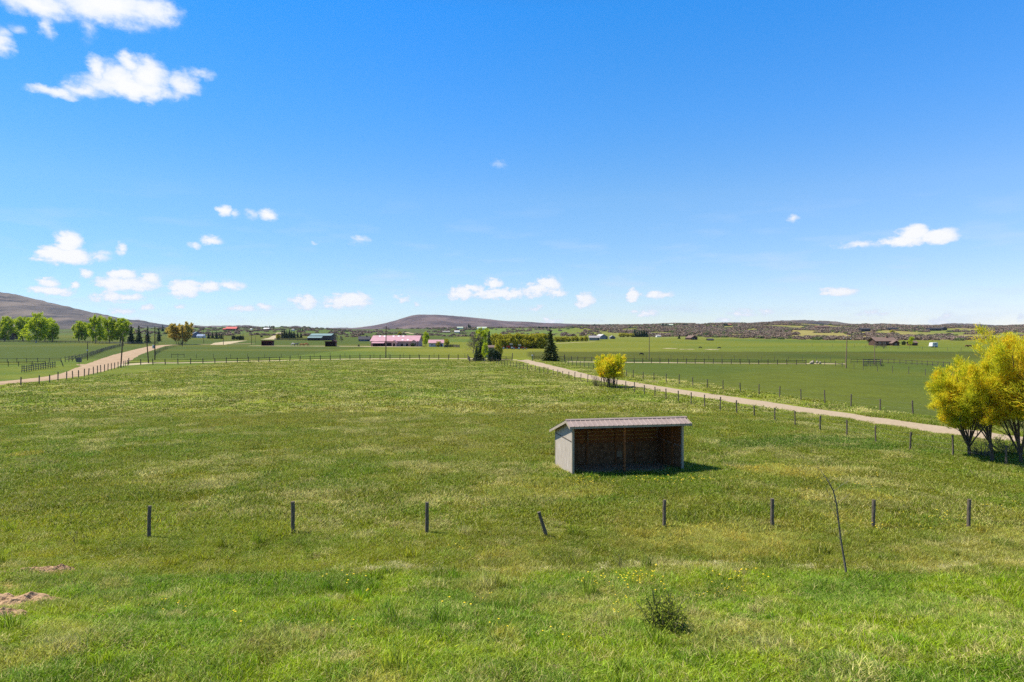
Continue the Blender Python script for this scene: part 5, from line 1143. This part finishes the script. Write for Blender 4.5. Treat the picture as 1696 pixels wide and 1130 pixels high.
# teal barn: tall rear roof, lower front wing
T, w, h, rh, s = house('teal_roofed_barn', 'long barn with two levels of teal metal roof', 'barn', 513, 548, 564, 553, cmat('dark_barn_wall', (.10, .07, .06)), TEALR(), 16, 0, 'x', .28, 4, False, frame=False)
gable(T, -w * .46, w * .18, -9, -1.2, h * .55, h * .28, cmat('dark_barn_wall', (.1, .07, .06)), TEALR(), 'x', .3, ('wing_wall', 'wing_roof'))
for k in range(4): MB().box(-w * .42 + k * w * .15, -w * .42 + k * w * .15 + w * .1, -9.06, -9.004, -.2, h * .42).build('doorway', MT['dark'], T)
def loafing(label, a, b, pb, pt, gab=False):
    X, Y, Z = P((a + b) / 2, pb); s = Y / F; w = (b - a) * s; H = (pb - pt) * s; T = empty('loafing_shed', (X, Y, Z), .05); tag(T, label, 'shed', 'maroon loafing sheds')
    m = MAROON(); MB().box(-w / 2, -w / 2 + .1, 0, 4, -.5, H * .9).build('side_wall', m, T); MB().box(w / 2 - .1, w / 2, 0, 4, -.5, H * .9).build('side_wall', m, T); MB().box(-w / 2 + .1, w / 2 - .1, 3.9, 4, -.5, H * .85).build('back_wall', m, T)
    MB().box(-w / 2 + .1, w / 2 - .1, 0, .12, H * .74, H * .9).build('header_beam', m, T); MB().box(-.08, .08, .0, .12, -.3, H * .74).build('post', m, T)
    if gab:
        v = np.array([(w * .05, -.4, H * .92), (w / 2 + .4, -.4, H * .92), (w * .3, -.4, H * 1.25)]); mb = MB(); mb.add(np.vstack([v, v + (0, 4.8, 0)]), [(0, 1, 4, 3), (1, 2, 5, 4), (2, 0, 3, 5)]); mb.f.append(np.array([(0, 2, 1), (3, 4, 5)])); mb.build('gable_roof', m, T)
    MB().hexa([(-w / 2 - .3, -.5, H * .9), (w / 2 + .3, -.5, H * .9), (w / 2 + .3, 4.3, H * .84), (-w / 2 - .3, 4.3, H * .84)], [(-w / 2 - .3, -.5, H), (w / 2 + .3, -.5, H), (w / 2 + .3, 4.3, H * .9), (-w / 2 - .3, 4.3, H * .9)]).build('roof', m if not gab else cmat('maroon_roof', (.10, .04, .035)), T)
    for k in (-1, 1): MB().box(k * w * .25 - w * .2, k * w * .25 + w * .2, 3.85, 3.895, H * .45, H * .52).build('inner_rail', cmat('worn_board', (.16, .09, .07)), T)
loafing('wide flat topped maroon loafing shed, open towards us', 433, 450, 573, 564); loafing('maroon loafing shed with a small gable in front of the teal barn', 538.5, 555, 574, 565.3, True)
# pink barn
T, w, h, rh, s = house('pink_barn', 'long pink roofed barn with skylights and a gabled entrance', 'barn', 614, 693, 574, 556.5, PINKW(), PINKR(), 15, .0, 'x', .50, 0, False)
rm = PINKR(); wm = PINKW()
MB().hexa([(-w * .46, -3.4, h * .60), (-w * .20, -3.4, h * .60), (-w * .20, -.01, h * .86), (-w * .46, -.01, h * .86)], [(-w * .46, -3.4, h * .66), (-w * .20, -3.4, h * .66), (-w * .20, -.01, h * .93), (-w * .46, -.01, h * .93)]).build('lean_to_roof', rm, T)
for k in range(5): MB().box(-w * .455 + k * w * .062, -w * .455 + k * w * .062 + .15, -3.3, -3.15, -.2, h * .6).build('post', MAROON(), T)
MB().box(-w * .46, -w * .20, -.05, -.004, -.2, h * .56).build('doorway', MT['dark'], T); MB().box(-w * .16, -w * .045, -.05, -.004, h * .1, h * .66).build('doorway', MT['dark'], T)
gable(T, -w * .03, w * .065, -4.0, -.02, h * .72, h * .42, wm, rm, 'y', .3, ('entrance_wall', 'entrance_roof')); MB().box(-w * .005, w * .04, -4.05, -4.004, -.2, h * .62).build('doorway', MT['dark'], T)
for k in range(3): MB().box(w * .13 + k * w * .11, w * .13 + k * w * .11 + w * .045, -.05, -.004, -.1, h * .55).build('doorway', MT['dark'], T)
gable(T, w * .36, w * .47, -2.2, -.02, h * .88, h * .3, wm, rm, 'y', .25, ('end_wall', 'end_roof')); 
for k in range(3): win(T, w * .375 + k * w * .038, h * .15, w * .018, h * .5, y=-2.2, m='dark', frame=False)
for fx in (-.38, -.28, -.09, .02, .12):
    yq = 6.0; zq = h + rh * (yq / 7.5) + .17; MB().hexa([(w * fx, yq, zq), (w * fx + 1.0, yq, zq), (w * fx + 1.0, yq + 1.0, zq + rh / 7.5), (w * fx, yq + 1.0, zq + rh / 7.5)], [(w * fx, yq, zq + .06), (w * fx + 1.0, yq, zq + .06), (w * fx + 1.0, yq + 1.0, zq + .06 + rh / 7.5), (w * fx, yq + 1.0, zq + .06 + rh / 7.5)]).build('skylight', MT['skylight'], T)
for fx in (.14, .25):
    yq = .8; zq = h + rh * (yq / 7.5) + .17; MB().hexa([(w * fx, yq, zq), (w * fx + .9, yq, zq), (w * fx + .9, yq + .9, zq + .9 * rh / 7.5), (w * fx, yq + .9, zq + .9 * rh / 7.5)], [(w * fx, yq, zq + .06), (w * fx + .9, yq, zq + .06), (w * fx + .9, yq + .9, zq + .06 + .9 * rh / 7.5), (w * fx, yq + .9, zq + .06 + .9 * rh / 7.5)]).build('skylight', MT['skylight'], T)
house('shed', 'small pale shed with a pink roof right of the pink barn', 'shed', 710.5, 734, 574.5, 563.5, cmat('pale_lilac_wall', (.50, .46, .50)), PINKR(), 7, .08, 'x', .42, 2, True)
house('house', 'low dark roofed house left of the pink barn', 'house', 594, 612, 565.5, 557.5, BLUEW(), DARKR(), 10, .15, 'x', .6, 2, chim=True)
house('shed', 'small grey shed half hidden inside the gate clump', 'shed', 804, 818, 592, 573, GREYW(), BROWNR(), 4, .1, 'x', .15, 1, frame=False)
house('house', 'white hill house left of two dark spruces', 'house', 757, 767, 545, 541.5, WHITEW(), GREENR(), 10, 0, 'x', .4, 2, False, frame=False); house('house', 'low white building lower on the hill below the white house', 'building', 752.5, 761, 551, 548, WHITEW(), WHITEW(), 8, 0, 'x', .4, 1, False, frame=False)
house('house', 'long pale green roofed house on the hill over the gate clump', 'house', 790, 806, 546, 541.5, WHITEW(), GREENR(), 12, 0, 'x', .5, 3, False, frame=False)
house('house', 'reddish house beside the low white hill building', 'house', 733, 745, 551, 548.5, REDBR(), GREYR(), 8, 0, 'x', .5, 2, False, frame=False)
house('farmhouse', 'grey farmhouse with a dark lower storey behind the meadow', 'farmhouse', 976, 993, 564, 556.5, GREYW(), GREYR(), 10, -.1, 'x', .4, 4); house('farmhouse', 'pale gable fronted house joined to the grey farmhouse', 'farmhouse', 993, 1007, 562, 554, GREYW(), cmat('light_grey_roof', (.42, .40, .40)), 12, .25, 'y', .5, 3)
house('shed', 'rounded little shed right of the pale gable fronted house', 'shed', 1010.5, 1019, 561.5, 556, GREYW(), GREYR(), 6, 0, 'y', .5, 0, False, openings=1)
house('house', 'small pale grey house on the hillside right of the spruce group', 'house', 1088, 1095, 558.5, 555, WHITEW(), GREYR(), 8, 0, 'x', .5, 1, False, frame=False)
house('house', 'small brown house among dark spruces on the slope', 'house', 1144, 1156, 563, 556, BROWNW(), BROWNR(), 9, .3, 'y', .5, 2, chim=True); house('shed', 'low dark shed right of the small brown house', 'shed', 1173, 1182, 564.2, 561.2, DARKW(), DARKR(), 5, 0, 'x', .5, 1, False, frame=False)
house('house', 'long green grey house on the scrub skyline', 'house', 1096, 1115, 540.5, 536.8, GREYW(), GREENR(), 12, 0, 'x', .4, 3, False, frame=False)
house('house', 'dark reddish house on the scrub skyline', 'house', 1200, 1212, 540, 536.8, BROWNW(), REDBR(), 12, 0, 'x', .4, 2, False, frame=False)
house('house', 'rust red house tucked in the scrub hillside', 'house', 1352, 1374, 544, 539.5, REDBR(), BROWNR(), 12, .1, 'x', .4, 4, False, frame=False)
house('house', 'black walled ridge house above the brown farmhouse', 'house', 1427, 1442, 549.5, 543.5, DARKW(), DARKR(), 12, 0, 'x', .3, 4, False, frame=False)
house('house', 'dark ridge house behind the sandy clearing', 'house', 1472, 1487, 547, 543, DARKW(), DARKR(), 12, 0, 'x', .3, 4, False, frame=False)
house('house', 'longest black house on the ridge', 'house', 1540, 1559, 548, 543.2, DARKW(), DARKR(), 14, 0, 'x', .25, 5, False, frame=False); house('house', 'black end block attached to the longest ridge house', 'house', 1561, 1569, 547.5, 541.8, DARKW(), DARKR(), 10, .1, 'y', .3, 2, False, frame=False)
T, w, h, rh, s = house('farmhouse', 'brown log farmhouse with a wide low roof and porch gable', 'farmhouse', 1453, 1484, 572.5, 559.5, BROWNW(), BROWNR(), 11, -.12, 'x', .42, 3, True, chim=True, oh=.8)
gable(T, w * .12, w * .45, -4.5, -.02, h * .62, h * .45, BROWNW(), BROWNR(), 'y', .5, ('porch_wall', 'porch_roof')); win(T, w * .28, h * .1, w * .08, h * .3, y=-4.5)
house('shed', 'small dark outbuilding behind the yellow green tree', 'shed', 1511, 1520, 572.5, 565, BROWNW(), BROWNR(), 5, 0, 'x', .4, 1, False, frame=False)

# ------------------------------------------------------------------ farm machines and trailer
def wheel(T, x, y, r, w=.3):
    th = np.arange(16) * 2 * pi / 16; ring = lambda rr, yy: np.stack([x + rr * np.cos(th), np.full(16, yy), r + rr * np.sin(th)], 1)
    v = np.vstack([ring(r * .6, y - w / 2), ring(r, y - w / 2), ring(r, y + w / 2), ring(r * .6, y + w / 2)]); f = [(k * 16 + i, k * 16 + (i + 1) % 16, (k + 1) % 4 * 16 + (i + 1) % 16, (k + 1) % 4 * 16 + i) for k in range(4) for i in range(16)]
    wh = MB().add(v, f).build('wheel', cmat('rubber_tyre', (.03, .03, .03)), T); MB().tube([(x, y - w * .3, r), (x, y + w * .3, r)], r * .58, 12).build('rim', MT['white'], wh)
def tractor(label, px, pb, col, H, flip=1, cat='tractor', cab=True):
    X, Y, Z = P(px, pb); T = empty(cat.replace(' ', '_'), (X, Y, Z), 0 if flip > 0 else pi); tag(T, label, cat, 'farm machines in front of the willow row'); k = H / 2.6; m = cmat(col[0], col[1])
    b = MB().hexa([(-1.9 * k, -.45 * k, .75 * k), (-.2 * k, -.45 * k, .7 * k), (-.2 * k, .45 * k, .7 * k), (-1.9 * k, .45 * k, .75 * k)], [(-1.85 * k, -.4 * k, 1.35 * k), (-.2 * k, -.45 * k, 1.55 * k), (-.2 * k, .45 * k, 1.55 * k), (-1.85 * k, .4 * k, 1.35 * k)]); b.build('engine_hood', m, T)
    MB().box(-.198 * k, 1.3 * k, -.6 * k, .6 * k, .6 * k, 1.2 * k).build('chassis', m, T)
    if cab:
        MB().box(-.1 * k, 1.1 * k, -.62 * k, .62 * k, 1.203 * k, 2.3 * k).build('cab', MT['glass'], T); MB().box(-.25 * k, 1.25 * k, -.72 * k, .72 * k, 2.303 * k, 2.5 * k).build('cab_roof', MT['white'], T)
    else: MB().hexa([(.0, -.6 * k, 1.203 * k), (1.2 * k, -.6 * k, 1.203 * k), (1.2 * k, .6 * k, 1.203 * k), (0, .6 * k, 1.203 * k)], [(.2 * k, -.5 * k, 2.0 * k), (1.1 * k, -.5 * k, 2.2 * k), (1.1 * k, .5 * k, 2.2 * k), (.2 * k, .5 * k, 2.0 * k)]).build('hopper', m, T)
    for y in (-.75, .75): wheel(T, .8 * k, y * k, .8 * k, .4 * k); wheel(T, -1.45 * k, y * k, .48 * k, .3 * k)
    return T
OR = ('orange_machine_paint', (.65, .20, .02)); RD = ('red_machine_paint', (.42, .05, .035))
tractor('orange loader first of the farm machines by the willow row', 832, 578.5, OR, 1.8, 1, 'loader', False); tractor('white roofed red tractor in the middle of the farm machines', 845, 578.5, RD, 2.3)
tractor('low red baler between the two white roofed tractors', 853, 578.8, RD, 1.5, -1, 'baler', False); tractor('farther red tractor with a white roof, last but one machine', 862, 579, RD, 2.0, -1); tractor('small red implement at the end of the machine row', 870, 579, RD, 1.2, 1, 'implement', False)
def trailer():
    X, Y, Z = P(1546, 575.5); T = empty('horse_trailer', (X, Y, Z), .2); tag(T, 'white horse trailer parked right of the brown farmhouse', 'trailer'); m = WHITEW()
    MB().hexa([(-1.5, -1, .5), (1.5, -1, .5), (1.5, 1, .5), (-1.7, 1, .5)], [(-1.3, -.95, 2.2), (1.5, -.95, 2.3), (1.5, .95, 2.3), (-1.3, .95, 2.2)]).build('body', m, T); win(T, .2, 1.4, 1.2, .35, y=-1.0, m='dark', frame=False); MB().box(-2.6, -1.52, -.08, .08, .45, .57).build('hitch', MT['transformer'], T)
    for x in (.1, .9): wheel(T, x, -1.12, .36, .2); wheel(T, x, 1.12, .36, .2)
trailer()

# ------------------------------------------------------------------ animals: one continuous skinned body each
def animal(name, label, cat, group, px, pb, L_, col, kind='horse', rz=0, graze=True):
    hgt = 1.0 if kind == 'horse' else .85; k = L_ / 2.3
    V = [(0, 0, 1.25), (-.45, 0, 1.22), (-.85, 0, 1.3), (.5, 0, 1.25), (.85, 0, 1.3)]; R = [.36, .37, .30, .37, .29]
    if graze: V += [(1.15, 0, 1.05), (1.4, 0, .6), (1.5, 0, .32), (1.62, 0, .12)]
    else: V += [(1.1, 0, 1.6), (1.3, 0, 1.9), (1.5, 0, 1.85), (1.72, 0, 1.65)]
    R += [.19, .13, .13, .075]; E = [(0, 1), (1, 2), (0, 3), (3, 4), (4, 5), (5, 6), (6, 7), (7, 8)]
    for hx, at, pts in ((-.78, 2, ((-.70, .95, .16), (-.95, .52, .09), (-.86, .06, .06))), (.78, 4, ((.80, .9, .13), (.82, .5, .08), (.80, .06, .06)))):
        for sd_ in (-1, 1):
            p = at
            for x, z, r in pts: V.append((x + .06 * sd_, .2 * sd_, z)); R.append(r); E.append((p, len(V) - 1)); p = len(V) - 1
    V.append((-1.08, 0, 1.1)); R.append(.06); E.append((2, len(V) - 1)); V.append((-1.14, 0, .6)); R.append(.05); E.append((len(V) - 2, len(V) - 1))
    me = bpy.data.meshes.new(name); me.from_pydata([(x * k, y * k, z * k * hgt) for x, y, z in V], E, []); o = bpy.data.objects.new(name, me); COL.objects.link(o)
    sk = o.modifiers.new('skin', 'SKIN'); sk.use_smooth_shade = True
    for i, r in enumerate(R): me.skin_vertices[0].data[i].radius = (r * k, r * k * (1.15 if kind == 'cow' else 1))
    me.skin_vertices[0].data[0].use_root = True; o.modifiers.new('sub', 'SUBSURF').render_levels = 1; me.materials.append(cmat(*col)); X, Y, Z = P(px, pb); o.location = (X, Y, Z); o.rotation_euler = (0, 0, rz); tag(o, label, cat, group); return o
HG = 'horses grazing between the maroon sheds'; CG = 'cattle scattered on the far pastures'
animal('horse', 'pale grey horse grazing between the maroon sheds', 'horse', HG, 485.5, 573, 2.2, ('grey_coat', (.45, .43, .42)), rz=2.8); animal('horse', 'dark grey horse close beside the pale grey one', 'horse', HG, 490.5, 573.5, 2.2, ('dark_grey_coat', (.10, .10, .11)), rz=.2, graze=False)
animal('horse', 'chestnut horse standing nearer the dark grey horse', 'horse', HG, 500, 573.5, 2.0, ('chestnut_coat', (.30, .11, .04)), rz=3.0); animal('horse', 'chestnut horse grazing at the end of the group of horses', 'horse', HG, 507, 573.5, 2.3, ('chestnut_coat', (.30, .11, .04)), rz=.1)
BK = ('black_hide', (.02, .018, .018)); BR = ('red_brown_hide', (.13, .05, .03))
for px, pb, lab, c, rz in ((1062, 589, 'black cow nearest the meadow rail fence', BK, .2), (1159.5, 577.5, 'black cow above the middle of the meadow rail fence', BK, 0), (1191.5, 578, 'black cow at the right end of a sand patch', BK, 3.0),
    (1601, 575, 'red brown cow at the head of the four by the golden willows', BR, .1), (1606, 575, 'red brown cow second of the four by the golden willows', BR, 3), (1611, 575, 'red brown cow third of the four by the golden willows', BR, .3), (1617, 575.3, 'red brown cow last of the four by the golden willows', BR, 2.7)):
    animal('cow', lab, 'cow', CG, px, pb, 1.35 if px < 1500 else 1.7, c, 'cow', rz)
animal('cow', 'small dark animal standing left of the pink barn', 'cow', CG, 594, 574.5, 1.8, BK, 'cow', 1.4)

# ------------------------------------------------------------------ air
def haze():
    mb = MB().box(-9800, 9800, -9800, 9800, -42, 345); m = bpy.data.materials.new('haze_air'); m.use_nodes = True; N = m.node_tree.nodes; N.remove(N['Principled BSDF'])
    v = N.new('ShaderNodeVolumePrincipled'); v.inputs['Color'].default_value = (.62, .74, .98, 1); v.inputs['Density'].default_value = HAZE; v.inputs['Anisotropy'].default_value = .2
    m.node_tree.links.new(v.outputs[0], N['Material Output'].inputs['Volume']); o = mb.build('haze', m); tag(o, kind='stuff')
HAZE = 2.5e-5
if HAZE: haze()
print('script done')
